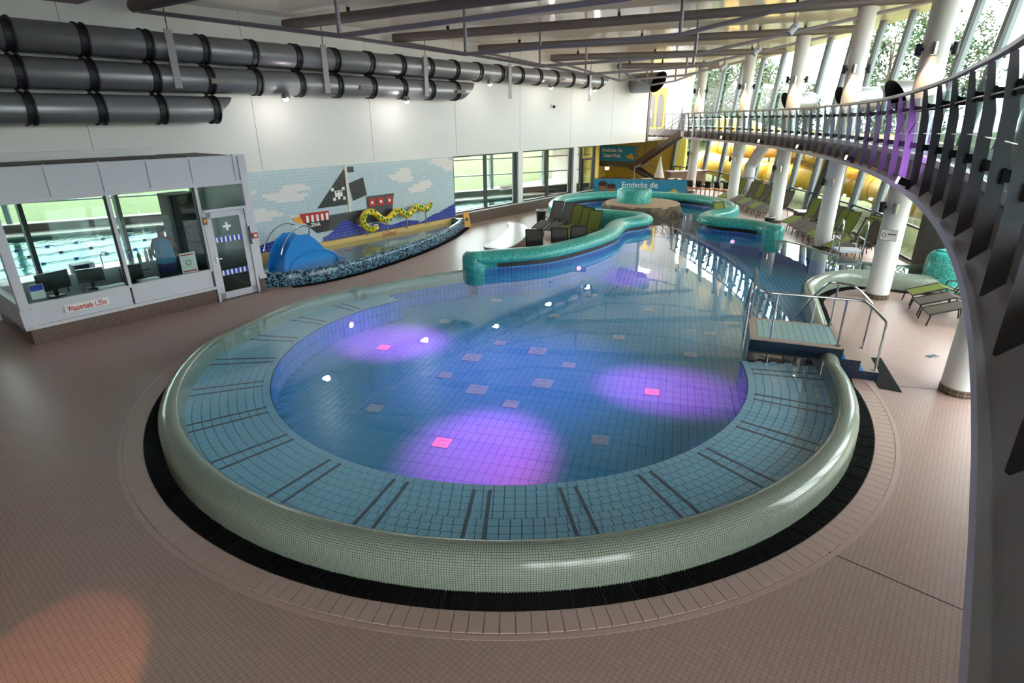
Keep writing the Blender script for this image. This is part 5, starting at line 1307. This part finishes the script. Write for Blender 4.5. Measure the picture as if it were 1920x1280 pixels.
# notice plate on the second column
np_ = thing('column_notice', 'small white notice plate with round symbol on the second column', 'sign', (9.243-.20,13.80-.185,1.62), -.72)
MB().box(-.16,.2,-.02,-.012,-.13,.13).build('plate', M['sign_white'], np_); MB().box(-.16,.2,-.0215,-.02,.12,.13).build('border_line', M['text_black'], np_); MB().box(-.16,.2,-.0215,-.02,-.13,-.12).build('border_line', M['text_black'], np_)
MB().box(-.16,-.15,-.0215,-.02,-.13,.13).build('border_line', M['text_black'], np_); s_ = MB().lathe((0,0,0), [(.035,0),(.05,0)], 18).build('round_symbol', M['text_black'], np_); s_.rotation_euler = (math.pi/2,0,0); s_.location = (-.08,-.0215,0)
MB().box(.0,.17,-.0215,-.02,.01,.035).build('text_line', M['text_black'], np_)
# curtain on the grey wall beyond the second column
cu_ = thing('curtain', 'pale hanging curtain on the grey wall under the gallery', 'curtain', (0,0,0))
t = MB(); pr0 = []
for k in range(80):
    a = -13.1-.03*k; rr = 47.15+.05*math.sin(k*1.25); pr0.append(POL(rr, a))
for k in range(79): t.quad((*pr0[k],.15),(*pr0[k+1],.15),(*pr0[k+1],1.75),(*pr0[k],1.75))
t.build('cloth', M['curtain'], cu_, smooth=True, fix=False); MB().tube([POL(47.15,-13.0-.28*k,1.78) for k in range(10)], .03, 8).build('curtain_rail', M['grey_wall'], cu_)
# floor drains and a camera
for i, (x, y) in enumerate(((9.4,17.9), (-8.0,13.0), (8.05,10.0))):
    o = thing('floor_drain', ['small drain plate between the columns','small drain plate in front of the booth','small drain plate behind the nearest column'][i], 'drain', (x,y,0), .3)
    MB().box(-.12,.12,-.06,.06,0,.006).build('frame', M['mullion_grey'], o)
    for k in range(5): MB().box(-.1+.045*k,-.08+.045*k,-.045,.045,.006,.009).build('slot', M['dark_frame'], o)
o = thing('security_camera', 'small dark camera on the white left wall', 'camera', SN(24.3,-16.82,4.75), WA)
MB().sphere((0,-.05,0), .07, 12, 8).build('dome', M['black'], o); MB().box(-.06,.06,-.02,.06,.03,.1).build('mount', M['sign_white'], o)
# pool wall lights
for i, (x, y, z, rz) in enumerate(((-3.62,12.03,-.03,0), (4.14,9.2,-.05,0), (7.85,20.05,.15,0), (1.98,16.35,.15,0))):
    o = thing('pool_light', ['pink underwater lamp on the left pool wall','pink underwater lamp near the entry platform','pink underwater lamp below the round loop','pink underwater lamp below the long turquoise wall'][i], 'lamp', (x,y,z), 0, 'underwater lamps')
    d = Vector((PC[0]-x, (PC[1] if i < 2 else 5)-y, 0)).normalized(); o.rotation_euler = (0,0,math.atan2(d.y,d.x))
    a_ = MB().lathe((0,0,0), [(0,0),(.07,0)], 16).build('lens', M['lamp_magenta'], o); a_.rotation_euler = (0,math.pi/2,0); a_.location = (.012,0,0)
    b_ = MB().lathe((0,0,0), [(.07,0),(.09,.005),(.09,-.02)], 16).build('bezel', M['stainless'], o); b_.rotation_euler = (0,math.pi/2,0); b_.location = (.01,0,0)

# =================================================================== COLOURED SHOW LIGHTS AND AN ADDED BLUE FILL
MAG = (1.0, 0.05, 0.32)
gx, gy = GP(GR-.2, -25.4)
spot('violet_gallery_light', (gx,gy,3.3), (9.2,13.7,4.6), (.6,.25,1), 260, 60, .8, .06)
for i, (src, dst, pw, sz) in enumerate((((1.5,11.0,6.0),(-2.6,11.75,PF),6500,17), ((0.8,11.5,6.0),(-.45,7.35,PF),6000,17), ((-2.0,10.5,6.0),(2.75,9.35,PF),6000,15), ((1.0,12.0,6.0),(3.7,17.2,PF),7000,12))):
    spot('magenta_show_light', src, dst, MAG, pw*1.35, sz+3.5, 1.0, .1)
spot('blue_fill_light', (0,11,6.2), (0,10.2,PF), (.5,.22,1.0), 900, 52, 1.0, .2)  # added fill without a fixture, tints the pool centre violet-blue
spot('warm_floor_light', (-2.6,.4,2.95), (-3.75,3.15,0), (1,.36,.10), 260, 20, .25, .03)
tu = thing('round_tub', 'dark round tub rim at the left edge of the floor', 'tub', (-6.22,3.72,0))
MB().lathe((0,0,0), [(1.28,0),(1.28,.36),(1.24,.40),(1.1,.40),(1.06,.36),(1.06,.05),(0,.05)], 56).build('shell', M['counter_wood'], tu, smooth=False)
MB().lathe((0,0,.405), [(1.22,0),(1.255,.012),(1.225,.02),(1.2,.005)], 56).build('rim_band', M['mullion_grey'], tu)
